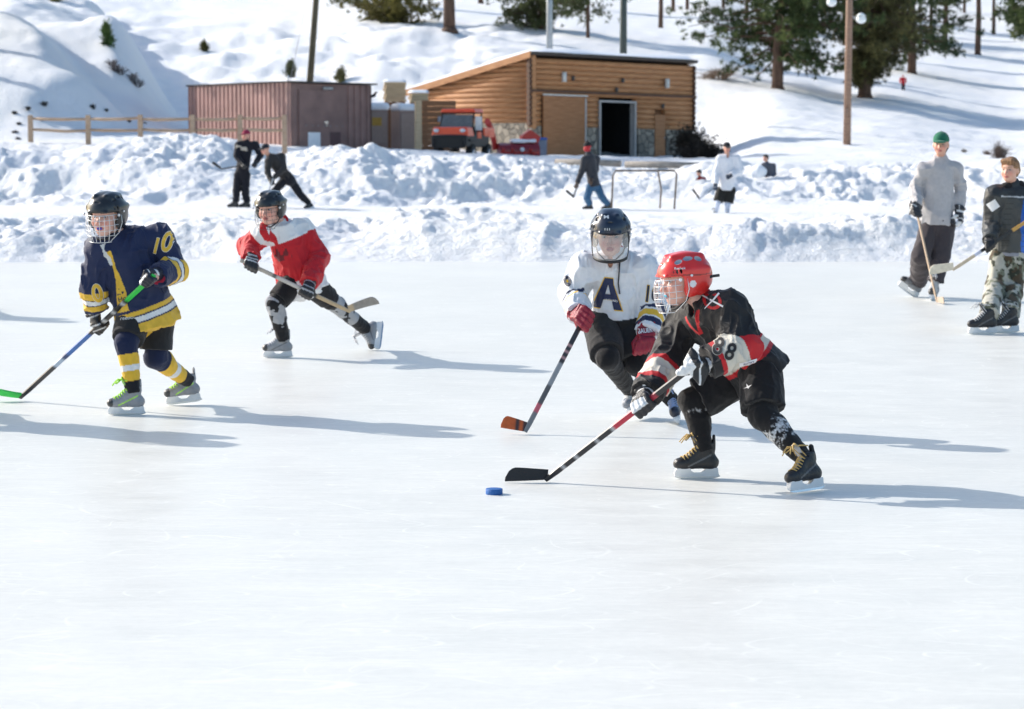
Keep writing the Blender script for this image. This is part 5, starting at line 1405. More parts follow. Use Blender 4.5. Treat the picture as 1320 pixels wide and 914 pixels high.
def stone_mat():
    m = bpy.data.materials.new('field_stone'); nt, b, out = nodes(m); L = nt.links.new; N = nt.nodes.new
    tc = N('ShaderNodeTexCoord'); v = N('ShaderNodeTexVoronoi'); v.inputs['Scale'].default_value = 3.2
    v2 = N('ShaderNodeTexVoronoi'); v2.inputs['Scale'].default_value = 3.2; v2.feature = 'DISTANCE_TO_EDGE'
    L(tc.outputs['Object'], v.inputs[0]); L(tc.outputs['Object'], v2.inputs[0])
    bw = N('ShaderNodeRGBToBW'); L(v.outputs['Color'], bw.inputs[0])
    cr = N('ShaderNodeValToRGB'); cr.color_ramp.elements[0].color = (.13, .12, .10, 1); cr.color_ramp.elements[1].color = (.44, .38, .30, 1); L(bw.outputs[0], cr.inputs[0])
    mr = N('ShaderNodeMapRange'); mr.inputs[2].default_value = .08; mr.inputs[3].default_value = .35; L(v2.outputs['Distance'], mr.inputs[0])
    mx = N('ShaderNodeVectorMath'); mx.operation = 'SCALE'; L(cr.outputs[0], mx.inputs[0]); L(mr.outputs[0], mx.inputs['Scale']); L(mx.outputs[0], b.inputs['Base Color'])
    b.inputs['Roughness'].default_value = .85; bp = N('ShaderNodeBump'); bp.inputs['Distance'].default_value = .05; L(mr.outputs[0], bp.inputs['Height']); L(bp.outputs[0], b.inputs['Normal'])
    return m
STONE = stone_mat()
SNOWCAP = mat('settled_snow', (.86, .88, .91), .7, var=.03, bump=.4, bscale=6)
Z3 = np.array((0, 0, 1.))
class Fr:
    """local frame of a building: x along the front, y to the back"""
    def __init__(s, o, ang, shear=0.0): s.o = np.array(o, float); s.ex = np.array((math.cos(ang), math.sin(ang), -shear)); s.ey = np.array((-math.sin(ang), math.cos(ang), 0)); s.A = np.stack([nrm(s.ex), s.ey, Z3])
    def __call__(s, x, y, z): return s.o+s.ex*x+s.ey*y+Z3*z
    def box(s, mb, x0, x1, y0, y1, z0, z1, **k):
        V = [s(x, y, z) for z in (z0, z1) for x, y in ((x0, y0), (x1, y0), (x1, y1), (x0, y1))]
        mb.add(V, [(3, 2, 1, 0), (4, 5, 6, 7), (0, 1, 5, 4), (1, 2, 6, 5), (2, 3, 7, 6), (3, 0, 4, 7)])

def log_shed():
    C0 = np.array((.80, 100.0, .95)); W, D, HF, HB = 9.1, 8.1, 4.16, 2.75
    f = Fr(C0, math.radians(40), .018)
    root = empty('log_shed', C0, 'varnished log equipment shed with a sloping roof and a dark open doorway', 'shed')
    p = .215; rr = p*.56
    open_ = [(.51, 2.88, 2.56), (3.67, 5.78, 2.46), (6.92, 7.52, 1.95)]
    fr = MB(); z = p/2
    rnd = random.Random(3)
    while z < HF:
        segs = [(-.12+rnd.uniform(-.03, .03), W+.12+rnd.uniform(-.03, .03))]
        for a, b, h in open_:
            if z-rr < h:
                ns = []
                for s0, s1 in segs:
                    if a > s0 and b < s1: ns += [(s0, a), (b, s1)]
                    else: ns.append((s0, s1))
                segs = ns
        for s0, s1 in segs:
            if z > 1.28 or s0 < 0.0 and False: fr.tube([f(s0, .05, z), f(s1, .05, z)], rr, 8)
        z += p
    fr.build('front_wall', LOG, root)
    sd = MB(); z = p/2+p/2
    while z < HF:
        yy = D if z < HB else (HF-z)/(HF-HB)*D
        if z > 1.28 and yy > .2: sd.tube([f(.05, -.12+rnd.uniform(-.03, .03), z), f(.05, yy, z)], rr, 8)
        z += p
    sd.build('side_wall', LOG, root)
    bk = MB(); f.box(bk, .1, W, D-.1, D, -1, HB); V = [f(W-.06, .16, -1), f(W-.06, D, -1), f(W-.06, D, HB), f(W-.06, .16, HF), f(W, .16, -1), f(W, D, -1), f(W, D, HB), f(W, .16, HF)]
    bk.add(V, [(0, 1, 2, 3), (7, 6, 5, 4), (0, 3, 7, 4), (1, 5, 6, 2)]); f.box(bk, .12, W-.07, .17, .25, 2.6, HF-.1); 
    for a, b in ((.12, .5), (2.9, 3.66), (5.8, W-.1)): f.box(bk, a, b, .17, .25, -1, 2.6)
    V = [f(.12, .3, -1), f(.12, D, -1), f(.12, D, HB), f(.12, .3, HF-.05), f(.17, .3, -1), f(.17, D, -1), f(.17, D, HB), f(.17, .3, HF-.05)]
    bk.add(V, [(0, 1, 2, 3), (7, 6, 5, 4), (0, 3, 7, 4), (1, 5, 6, 2)])
    bk.build('back_wall', BROWNW, root)
    st = MB()
    for a, b in ((-.05, .44), (2.97, 3.55), (5.92, 6.86), (7.58, W+.05)): st = MB(); f.box(st, a, b, -.10, .16, -1.2, 1.30); st.build('stone_base', STONE, root)
    st = MB(); f.box(st, -.07, .15, .165, D, -1.2, 1.42); st.build('stone_base', STONE, root)
    tr = MB(); f.box(tr, -.22, W+.22, -.16, -.06, 2.70, 2.80); tr.build('lintel_beam', LOGD, root)
    # corner posts of crossing log ends
    for xa, xb in ((-.20, -.08), (W+.10, W+.2)):
        cn = MB(); z = 1.4
        while z < HF-.1: cn.tube([f(xa, -.02, z), f(xb, -.02, z)], rr*1.02, 8); z += p
        cn.build('log_ends', LOGD, root)
    dr = MB(); f.box(dr, .51, 2.88, -.145, -.105, .05, 2.56)
    for i in range(14): f.box(dr, .53, 2.86, -.165, -.147, .09+i*.175, .09+i*.175+.155)
    d = dr.build('sliding_door', DOORW, root)
    h = MB(); f.box(h, .45, 2.95, -.20, -.17, 2.57, 2.63); h.build('door_rail', mat('pale_rail', (.5, .5, .5), .4, .5), d)
    h = MB(); f.box(h, 2.80, 2.88, -.19, -.168, .1, 2.5); h.build('edge_trim', mat('grey_trim', (.42, .40, .38), .5), d)
    fm = MB(); f.box(fm, 3.67, 3.75, -.13, .2, 0, 2.46); f.box(fm, 5.70, 5.78, -.13, .2, 0, 2.46); f.box(fm, 3.75, 5.70, -.13, .2, 2.38, 2.46); fm.build('door_frame', mat('grey_trim', (.42, .40, .38), .5), root)
    sd = MB(); f.box(sd, 6.92, 7.52, -.08, .0, 0, 1.93); s2 = sd.build('side_door', DOORW, root)
    h = MB(); h.sphere(f(7.45, -.12, .95), .035, 8); h.build('handle', STEEL, s2)
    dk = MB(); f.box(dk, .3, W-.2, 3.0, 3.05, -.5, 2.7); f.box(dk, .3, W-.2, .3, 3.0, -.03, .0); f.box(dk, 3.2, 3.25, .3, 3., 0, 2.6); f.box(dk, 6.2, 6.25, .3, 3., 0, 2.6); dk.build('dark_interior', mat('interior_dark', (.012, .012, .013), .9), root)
    # roof: slab, fascia, snow
    rf = MB(); o = .22
    def rz(y): return HF+.02-(HF-HB)*y/D
    for (x0, x1, y0, y1, a, b) in ((-o, W+o, -o, D+o, 0, .12),):
        V = [f(x, y, rz(y)+h) for h in (a, b) for x, y in ((x0, y0), (x1, y0), (x1, y1), (x0, y1))]
        rf.add(V, [(3, 2, 1, 0), (4, 5, 6, 7), (0, 1, 5, 4), (1, 2, 6, 5), (2, 3, 7, 6), (3, 0, 4, 7)])
    r = rf.build('roof', mat('roof_metal', (.06, .05, .045), .5, .3), root)
    fs = MB(); V = [f(x, y, rz(y)+h) for h in (-.14, .13) for x, y in ((-o-.05, -o), (-o-.003, -o), (-o-.003, D+o), (-o-.05, D+o))]
    fs.add(V, [(3, 2, 1, 0), (4, 5, 6, 7), (0, 1, 5, 4), (1, 2, 6, 5), (2, 3, 7, 6), (3, 0, 4, 7)]); fs.build('fascia', LOG, r)
    n = 24; V = []; Fc = []
    for i in range(n+1):
        for j in range(n+1):
            x = -o+.02+(W+2*o-.04)*i/n; y = -o-.10+(D+2*o)*j/n; e = min(i, j, n-i, n-j); V.append(f(x, y, rz(y)+.126+(.16+.10*vnoise(np.array([[x*.8, y*.8, 1.]]), 3)[0] if e > 0 else -.03*vnoise(np.array([[x*.9, y*.9, 2.]]), 4)[0]-.01)))
    mesh_obj('roof_snow', V, grid_faces(n+1, n+1), SNOWCAP, r)
    def lamp(x, z, big):
        g = MB(); rad = .10 if big else .07; hh = .40 if big else .2
        g.tube([f(x, -.16, z-hh/2), f(x, -.16, z+hh/2)], rad, 12); g.build('wall_lamp', mat('lamp_white' if big else 'lamp_dark', (.66, .66, .62) if big else (.08, .07, .06), .4), root)
    lamp(1.65, 3.35, True); lamp(7.55, 3.28, True); lamp(2.15, 3.32, False); lamp(4.95, 3.32, False); lamp(4.6, 2.92, False); lamp(7.3, 2.3, False)
log_shed()

def container():
    C0 = P(375, 188, 91.0); C0[2] = 1.30; ang = math.radians(33); W, D, Hh = 3.45, 8.7, 2.62
    f = Fr(C0, ang, .015)
    root = empty('storage_container', C0, 'rusty pink steel storage container with ribbed sides behind the rail fence', 'container')
    cm = mat('sunlit_red_steel', (.44, .265, .225), .6, .1, var=.18, vscale=1.2, bump=.1, bscale=8); cd = mat('shaded_red_steel', (.24, .145, .125), .55, .1, var=.2, vscale=1.5)  # sun and shade put into two tones of one steel; front also rustier
    def ribbed(o, u, n, L, z0, z1, pitch, dep):
        b = MB(); V = []; x = 0; prof = []
        while x < L:
            for t, q in ((0, 0), (.32, 0), (.42, 1), (.82, 1), (.92, 0)): prof.append((min(x+t*pitch, L), q*dep))
            x += pitch
        prof.append((L, 0))
        for z in (z0, z1):
            for x, q in prof: V.append(o+u*x+n*q+Z3*z)
        m = len(prof); b.add(V, [(i, i+1, m+i+1, m+i) for i in range(m-1)]); return b
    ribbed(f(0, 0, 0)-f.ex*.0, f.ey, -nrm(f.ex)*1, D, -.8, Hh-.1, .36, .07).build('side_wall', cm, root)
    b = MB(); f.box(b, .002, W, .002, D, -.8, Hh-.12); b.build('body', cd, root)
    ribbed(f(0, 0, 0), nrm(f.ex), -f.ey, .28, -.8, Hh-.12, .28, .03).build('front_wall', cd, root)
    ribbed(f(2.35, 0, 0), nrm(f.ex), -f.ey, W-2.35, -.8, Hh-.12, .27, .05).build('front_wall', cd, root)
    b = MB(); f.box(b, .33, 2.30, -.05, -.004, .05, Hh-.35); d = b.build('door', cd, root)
    b = MB(); f.box(b, 1.38, 1.55, -.10, -.052, 1.02, 1.10); f.box(b, 1.46, 1.50, -.10, -.052, .9, 1.02); b.build('handle', STEEL, d)
    b = MB(); f.box(b, .70, 1.22, -.07, -.052, -.05, .68); b.build('notice', WHITEPL, d)
    b = MB()
    for i in range(7): bb_ = MB(); bb_.sphere(f(.62+i*.26, -.06, .93), .022, 6); bb_.build('bolt', STEEL, d)
    f.box(b, 1.65, 2.1, -.062, -.052, .05, .7); b.build('vent_panel', mat('dark_vent', (.10, .05, .05), .6), d)
    b = MB(); b.tube([f(1.35, -.08, Hh-.28), f(1.75, -.08, Hh-.28)], .06, 8); b.build('lamp', mat('grey_trim', (.42, .40, .38), .5), root)
    b = MB(); f.box(b, -.12, W+.22, -.14, D+.1, Hh-.1, Hh-.04); rf = b.build('roof', mat('roof_metal', (.06, .05, .045), .5, .3), root)
container()

def porta(px0, px1, ytop, ybot, Y, label, sign, ang):
    o = P(px0, ybot, Y); s = F/Y; W = (px1-px0)/s/math.cos(ang)*.96; Hh = (ybot-ytop)/s
    f = Fr(o, ang); root = empty('portable_toilet', o, label, 'portable toilet')
    tan = mat('tan_plastic', (.30, .22, .19), .6, var=.08, vscale=2)
    b = MB(); f.box(b, 0, W, 0, W*1.1, -.5, Hh); b.build('cabin', tan, root)
    b = MB(); f.box(b, .06, W-.06, -.03, -.003, .05, Hh-.12); d = b.build('door', mat('tan_door', (.34, .26, .22), .6, var=.06), root)
    if sign:
        b = MB(); f.box(b, W*.30, W*.72, -.05, -.033, Hh-.62, Hh-.30); b.build('sign', mat('yellow_sign', (.45, .27, .04), .5), d)
    s_ = S(); s_.box(f(W/2, W*.55, Hh+.12), (W*.58, W*.62, .16), f.A, .14, 0); s_.disp(lambda p: .05*(vnoise(p*3, 3)-.5)); V, Fc = s_.skin(.06); V[:, 2] = np.maximum(V[:, 2], o[2]+Hh+.001); mesh_obj('roof_snow', V, Fc, SNOWCAP, root)
    return f, W, Hh
fp, Wp, Hp = porta(471, 501, 142, 186, 96, 'tan portable toilet with a yellow sign, snow on its roof, beside the container', True, .15)
porta(515, 536, 143, 196, 94, 'tan cabin half behind the brown board screen, snow heaped on its roof', False, .5)
# crow
c = P(479, 129.5, 96.3); root = empty('crow', c, 'black crow perched on the snowy roof of the toilet beside the container', 'bird')
s = S(); s.cap(c+(-.10, 0, .12), c+(.10, 0, .20), .045, .075, 0); s.cap(c+(.12, 0, .24), c+(.17, 0, .31), .05, .045, .03); s.cap(c+(.20, 0, .315), c+(.28, 0, .295), .02, .006, .01); s.cap(c+(-.14, 0, .10), c+(-.30, 0, .02), .035, .02, .03, flat=(np.array((0, 0, 1.)), .5))
for dx in (0, .04): s.cap(c+(dx, .02, .13), c+(dx, .02, .0), .008, .006, .005)
V, Fc = s.skin(.012); mesh_obj('body', V, Fc, mat('black_feather', (.012, .012, .015), .4), root)
# board screen and lumber
def screen():
    Y = 92.5; o = P(541, 196, Y); f = Fr(o, math.radians(25)); s = F/Y; root = empty('board_screen', o, 'brown horizontal board screen with a pale end post in front of the shed', 'fence')
    b = MB(); W = 46/s/.9
    for i in range(11): f.box(b, .08, W, .02+.006*(i % 2), .06, -.4+i*.215, -.4+i*.215+.205)
    b.build('boards', BROWNW, root)
    b = MB(); f.box(b, -.16, .07, -.05, .12, -.5, 1.98); b.build('post', PALEW, root)
    b = MB(); f.box(b, .75, 1.5, -.03, .0, 1.15, 1.35); b.build('sign', mat('grey_sign', (.25, .26, .30), .5), root)
    o2 = P(497, 190, 97); f2 = Fr(o2, math.radians(12)); r2 = empty('board_wall', o2, 'narrow red-brown plank wall between the two tan cabins', 'fence'); b = MB()
    for i in range(4): f2.box(b, .1+i*.16, .1+i*.16+.15, 0, .05, -.5, 1.80+.03*(i % 2))
    b.build('boards', BROWNW, r2); b = MB(); f2.box(b, .1, .74, .052, .10, 1.2, 1.32); b.build('rail', BROWNW, r2)
    # stacks of sawn boards on a frame behind
    for (x0, x1, yt, yb, Y, lab) in ((496, 524, 106, 131, 99, 'stack of pale sawn boards under snow behind the tan cabins'), (529, 553, 120, 132, 97, 'short stack of pale boards beside the sloping shed roof')):
        o3 = P(x0, yb, Y); f3 = Fr(o3, math.radians(8)); s = F/Y; W = (x1-x0)/s; Hh = (yb-yt)/s; r3 = empty('board_stack', o3, lab, 'lumber stack')
        b = MB(); n = max(3, int(Hh/.11))
        for i in range(n):
            for j in range(3): f3.box(b, 0+.03*((i*7+j) % 3), W-.02*((i*5) % 3), j*.34, j*.34+.32, i*Hh/n, i*Hh/n+Hh/n*.86)
        b.build('boards', PALEW, r3)
        b = MB()
        for x in (.05, W-.15): f3.box(b, x, x+.1, .03, .13, -2.4, -.005); f3.box(b, x, x+.1, .8, .9, -2.4, -.005)
        b.build('support', BROWNW, r3)
        V = []; 
        for i in range(9):
            for j in range(7): V.append(f3(-.04+(W+.08)*i/8, -.04+1.1*j/6, Hh+.012+(.12 if 0 < i < 8 and 0 < j < 6 else 0)))
        mesh_obj('snow', V, grid_faces(9, 7), SNOWCAP, r3)
screen()

def utv():
    Y = 88.5; o = P(597, 206, Y); o[2] = 1.75-30*Y/F; h = nrm((-.30, -.95, 0)); s = np.array((-h[1], h[0], 0))*1.0   # s: towards image right
    root = empty('utility_vehicle', o, 'orange utility vehicle with a black cab frame parked in front of the shed', 'utility vehicle')
    A = np.stack([s, h, Z3]); q = lambda x, y, z: o+s*x+h*y+Z3*z
    OR = mat('orange_paint', (.85, .085, .02), .3, var=.05, coat=.3); BK = mat('black_plastic', (.015, .015, .017), .5, var=.1)
    b = MB(); b.box(q(0, 1.15, 1.08), (1.42, .75, .34), A, .9, .06); b.build('hood', OR, root)
    b = MB(); b.box(q(0, .3, .75), (1.35, 2.6, .42), A, 1, .04); b.build('chassis', BK, root)
    b = MB(); b.box(q(0, 1.55, .70), (1.2, .12, .42), A, 1, .03)
    for i in range(5): b.box(q(0, 1.62, .56+i*.07), (1.0, .03, .02), A)
    b.tube([q(-.55, 1.66, .5), q(-.55, 1.70, .95), q(.55, 1.70, .95), q(.55, 1.66, .5)], .03, 6); b.build('grille', BK, root)
    for sx in (-1, 1):
        b = MB(); b.sphere(q(sx*.50, 1.54, 1.12), (.11, .05, .07), 10, A); b.build('headlight', mat('lamp_glass', (.7, .72, .75), .1), root)
        for y in (.95, -.85):
            b = MB(); c = q(sx*.62, y, .30); b.tube([c-s*.12*sx, c-s*.10*sx, c+s*.10*sx, c+s*.12*sx], [.26, .31, .31, .26], 20)
            for k in range(16):
                t = k*math.pi/8; b.box(c+(h*math.cos(t)+Z3*math.sin(t))*.31, (.22, .05, .05), np.stack([s, -h*math.sin(t)+Z3*math.cos(t), h*math.cos(t)+Z3*math.sin(t)]))
            w_ = b.build('wheel', mat('tyre_rubber', (.02, .02, .02), .8), root)
            b = MB(); b.tube([c+s*.10*sx, c+s*.135*sx], [.17, .15], 14); b.build('rim', STEEL, w_)
        b = MB(); b.box(q(sx*.66, 1.0, .78), (.16, .72, .10), A, 1, .03); b.build('fender', BK, root)
        b = MB(); b.box(q(sx*.64, .15, .80), (.05, .80, .55), A, 1, .02); d = b.build('door', BK, root)
        b = MB(); b.box(q(sx*.675, .15, .95), (.02, .45, .22), A); b.build('door_panel', OR, d)
        b = MB(); b.box(q(sx*.645, .15, 1.38), (.02, .76, .50), A); b.build('side_window', mat('cab_glass', (.35, .38, .40), .08, .0, spec=.8), root)
    b = MB()
    for sx in (-1, 1):
        b.tube([q(sx*.64, .85, 1.0), q(sx*.60, .52, 1.78)], .035, 6); b.tube([q(sx*.64, -.30, .9), q(sx*.60, -.30, 1.78)], .035, 6); b.tube([q(sx*.60, .52, 1.76), q(sx*.60, -.3, 1.76)], .035, 6)
    b.tube([q(-.6, .52, 1.76), q(.6, .52, 1.76)], .035, 6); b.tube([q(-.64, .84, 1.12), q(.64, .84, 1.12)], .035, 6); b.build('cab_frame', BK, root)
    b = MB(); V = [q(-.6, .80, 1.16), q(.6, .80, 1.16), q(.57, .56, 1.70), q(-.57, .56, 1.70)]; b.add(V+[v+h*.012 for v in V], [(3, 2, 1, 0), (4, 5, 6, 7), (0, 1, 5, 4), (1, 2, 6, 5), (2, 3, 7, 6), (3, 0, 4, 7)]); b.build('windshield', mat('dark_glass', (.12, .13, .13), .08, spec=.8), root)
    b = MB(); b.box(q(0, .1, 1.84), (1.34, 1.05, .13), A, .92, .04); b.build('roof', OR, root)
    b = MB(); b.box(q(0, -.02, 1.02), (1.1, .3, .5), A, .9, .06); b.build('seat', BK, root)
    b = MB(); b.box(q(0, -1.05, 1.05), (1.35, 1.2, .36), A, 1, .03); b.build('cargo_bed', OR, root)
utv()
def blower():
    Y = 92; o = P(666, 203, Y); root = empty('snow_blower', o, 'dark red snow blower attachment with a tall chute parked right of the orange vehicle', 'snow blower')
    DR = mat('dark_red_paint', (.22, .015, .025), .4, var=.15, coat=.2); RD = mat('bright_red_paint', (.50, .03, .02), .4, var=.1)
    f = Fr(o, math.radians(15)); b = MB(); V = []
    n = 9; pts = [(0, 0), (-.0, .45), (.12, .62), (.35, .70), (.62, .62), (.66, .0)]
    b.prism(pts, f(-.72, -.35, -.15), f.ey, Z3, nrm(f.ex), 1.55); b.build('housing', DR, root)
    b = MB(); m = 36
    for k in range(m):
        t = k*.7; x = -.66+1.42*k/m; b.tube([f(x, -.33, .18), f(x+.03, -.33+.19*math.sin(t)*-1-.05, .18+.2*math.cos(t))], .022, 5)
    b.tube([f(-.7, -.33, .18), f(.8, -.33, .18)], .035, 8); b.build('auger', RD, root)
    b = MB(); b.tube([f(-.75, .3, .3), f(-.85, .28, .8), f(-.98, .2, 1.15), f(-1.15, .0, 1.36)], [.17, .15, .15, .17], 10, flat=(1, .7)); b.build('chute', RD, root)
    b = MB(); V = [f(.18, .0, .55), f(.85, .0, .55), f(.95, .0, .78), f(.55, .0, 1.05), f(.22, .0, .82)]; V2 = [v+f.ey*.35 for v in V]; b.add(V+V2, [(4, 3, 2, 1, 0), (5, 6, 7, 8, 9)]+[(i, (i+1) % 5, 5+(i+1) % 5, 5+i) for i in range(5)]); b.build('guard', RD, root)
    s = S(); s.box(f(.25, .0, .62), (.5, .2, .07), f.A, .06, 0); s.disp(lambda p: .04*(vnoise(p*5, 3)-.5)); V, Fc = s.skin(.035); mesh_obj('snow', V, Fc, SNOWCAP, root)
    b = MB(); b.sphere(f(.1, -.45, .30), .09, 10); b.build('lamp', mat('lamp_glass', (.7, .72, .75), .1), root)
    o = P(699, 202, 97); r = empty('waste_bin', o, 'blue lidded bin standing against the left corner of the shed', 'bin'); b = MB(); b.box(o+(0, 0, .32), (.34, .34, .72), None, 1.12, .03); b.build('bin', mat('blue_grey_plastic', (.09, .12, .18), .5), r); b = MB(); b.box(o+(0, 0, .72), (.42, .42, .08), None, .9, .02); b.build('lid', mat('blue_plastic', (.01, .08, .35), .4), r)
blower()

# ---------------------------------------------------------------- rail fence
def fence():
    ps = [(42, 81), (116, 80.5), (183, 80), (250, 80), (311, 80), (368, 80)]
    pts = [np.array(((px-660)/F*Y, Y, 1.75+(178-190)*Y/F)) for px, Y in ps]
    root = empty('rail_fence', pts[0], 'weathered split rail fence standing in the snow at upper left', 'fence')
    rn = random.Random(2)
    for p in pts:
        b = MB(); b.box(p+(0, 0, .10), (.17, .15, 1.95), None, .93, .015); b.build('post', PALEW if False else FENCEW, root)
    for a, c in zip(pts[:-1], pts[1:]):
        for z in (.58, .95):
            q = [a+(c-a)*t+np.array((0, -.0, z+rn.uniform(-.02, .02)-.03*math.sin(t*3))) for t in (0.03, .3, .6, .97)]
            b = MB(); b.tube(q, [.045, .055, .055, .045], 7); b.build('rail', FENCEW, root)
FENCEW = wood_mat('fence_wood', (.36, .24, .16), (.52, .38, .27))
fence()

# ---------------------------------------------------------------- goal frame and edging beyond the bank
def goal():
    Y = 56.5; a = P(790, 262, Y); a[2] = .1; b_ = P(872, 262, Y); b_[2] = .1; hh = P(790, 220, Y)[2]
    root = empty('goal_frame', a, 'bare rusty metal goal frame standing on the far rink', 'goal')
    r = .022; b = MB(); m = mat('rusty_tube', (.16, .12, .09), .5, .4)
    A_ = a+(0, 0, 0); T1 = np.array((a[0], Y, hh)); T2 = np.array((b_[0], Y, hh))
    b.tube([a-(0.03, 0, 0), (T1-(0, 0, .12)), T1+(.06, 0, 0), T2-(.05, 0, 0), T2-(0, 0, .08), b_-(.05, 0, 0)], r, 8); b.build('front_hoop', m, root)
    b = MB(); c = P(848, 262, Y+.9); c[2] = .1; T3 = np.array((T2[0]-.42, Y+.3, hh)); b.tube([T3, T3+(.1, .3, -.45), c+(.05, 0, 0)], r, 8); b.build('rear_bar', m, root)
    b = MB(); b.tube([np.array((a[0], Y, .04)), np.array((a[0]+.3, Y+1.0, .04)), c+(0, .1, -.05), np.array((b_[0], Y, .04))], r*.7, 8); b.build('base_bar', m, root)
goal()
def ledge():
    for (x0, x1, y, Y, lab) in ((716, 800, 209, 76.0, 'low grey timber edging lying in the snow in front of the closed shed door'), (806, 905, 212, 75.0, 'low grey timber edging lying in the snow in front of the open doorway')):
        a = P(x0, y, Y); c = P(x1, y+2, Y-.8); b = MB(); b.tube([a, (a+c)/2+(0, 0, .02), c], .10, 8); o = b.build('edging_log', mat('grey_timber', (.30, .27, .24), .8, var=.2), None); tag(o, lab, 'log')
ledge()
def boulder():
    c = P(978, 221, 66.0); s = S(); s.ell(c, (.22, .2, .19), None, 0); s.disp(lambda p: .05*(vnoise(p*7, 2)-.5)); V, Fc = s.skin(.03); o = mesh_obj('snow_boulder', V, Fc, SNOWCAP); tag(o, 'round white snow boulder beside the small person in grey', 'snow boulder')
boulder()

# ---------------------------------------------------------------- poles
def pole(px, py, pxt, Y, hgt, r, m, label, name='utility_pole', cat='pole'):
    z0 = ground_z((px-660)/F*Y, Y)-.3; a = np.array(((px-660)/F*Y, Y, z0)); lean = (pxt-px)/F*Y/((py-0)/F*Y)
    top_ = a+np.array((lean*hgt, 0, hgt)); root = empty(name, a, label, cat)
    b = MB(); b.tube([a, (a+top_)/2, top_], [r*1.15, r, r*.8], 12); b.build('shaft', m, root); return root, a, top_
DKP = mat('dark_pole', (.10, .085, .05), .7, var=.2, vscale=3)
r, a, t = pole(394.5, 103, 403, 102, 10.5, .13, DKP, 'dark leaning wooden pole rising behind the container')
b = MB(); b.box(t+(0, 0, -.5), (1.6, .1, .1)); b.build('crossarm', DKP, r)
b = MB(); b.tube([t+(0, 0, -.8), a+(-1.0, -.4, .6)], .012, 5); b.build('guy_wire', STEEL, r)
r, a, t = pole(373, 103, 373, 101, 2.9, .05, mat('pale_metal', (.6, .6, .6), .4, .3), 'short thin pale post standing behind the container', 'marker_post', 'post')
b = MB(); b.sphere(t, .06, 8); b.build('cap', WHITEPL, r)
r, a, t = pole(708, 64, 708, 109, 12, .14, mat('galvanised', (.33, .36, .39), .4, .6), 'grey metal pole rising behind the left end of the shed roof', 'metal_pole')
b = MB(); b.box(t, (.5, .3, .2), None, 1, .03); b.build('lamp_head', STEEL, r)
r, a, t = pole(802.5, 72, 802.5, 112, 12, .16, mat('dark_green_metal', (.06, .075, .07), .5, .3), 'dark pole rising behind the middle of the shed roof', 'metal_pole')
b = MB(); b.box(t, (.5, .3, .2), None, 1, .03); b.build('lamp_head', STEEL, r)
r, a, t = pole(1090, 187, 1091, 95, 9.5, .135, POLEW, 'tall brown wooden light pole on the slope right of the shed')
LG = mat('lamp_glass', (.7, .72, .75), .1)
for (px, py, arm) in ((1072, 3, -1), (1110, 25, 1)):
    c = P(px, py, 94.6); b = MB(); b.tube([P(1090, py-6, 95), P(px, py-6, 94.7), c], .025, 6); l = b.build('lamp_arm', DKP, r); b = MB(); b.sphere(c, (.2, .2, .17), 12); b.tube([c+(0, 0, .12), c+(0, 0, .24)], [.2, .08], 12); b.build('lamp', mat('white_lamp', (.82, .86, .86), .3), l)
b = MB(); b.box(P(1091.5, 144, 94.84), (.16, .06, .30)); b.build('box', POLEW, r)

# ---------------------------------------------------------------- trees
NEEDLE = mat('pine_needles', None, .6, var=.2, vscale=3, attr=True, spec=.2); BARK = mat('pine_bark', (.11, .065, .045), .9, var=.35, vscale=4, bump=.6, bscale=12, stretch=(1, 1, .3))
def blades(C, n, L, W, rng, col, up=.25):
    """n needle blades round each centre in C"""
    m = len(C)*n; c = np.repeat(C, n, 0); d = rng.normal(size=(m, 3)); d[:, 2] += up; d /= np.linalg.norm(d, axis=1)[:, None]
    e = np.cross(d, rng.normal(size=(m, 3))); e /= np.linalg.norm(e, axis=1)[:, None]
    l = L*(.6+.8*rng.random(m))[:, None]; w_ = W*(.6+.8*rng.random(m))[:, None]; s = c+d*.05*L
    V = np.stack([s-e*w_, s+e*w_, s+d*l], 1).reshape(-1, 3); Fc = np.arange(m*3).reshape(-1, 3)
    cc = np.repeat(np.repeat(col, n, 0), 3, 0)*(.75+.5*np.repeat(rng.random(m), 3)[:, None]); return V, Fc, cc
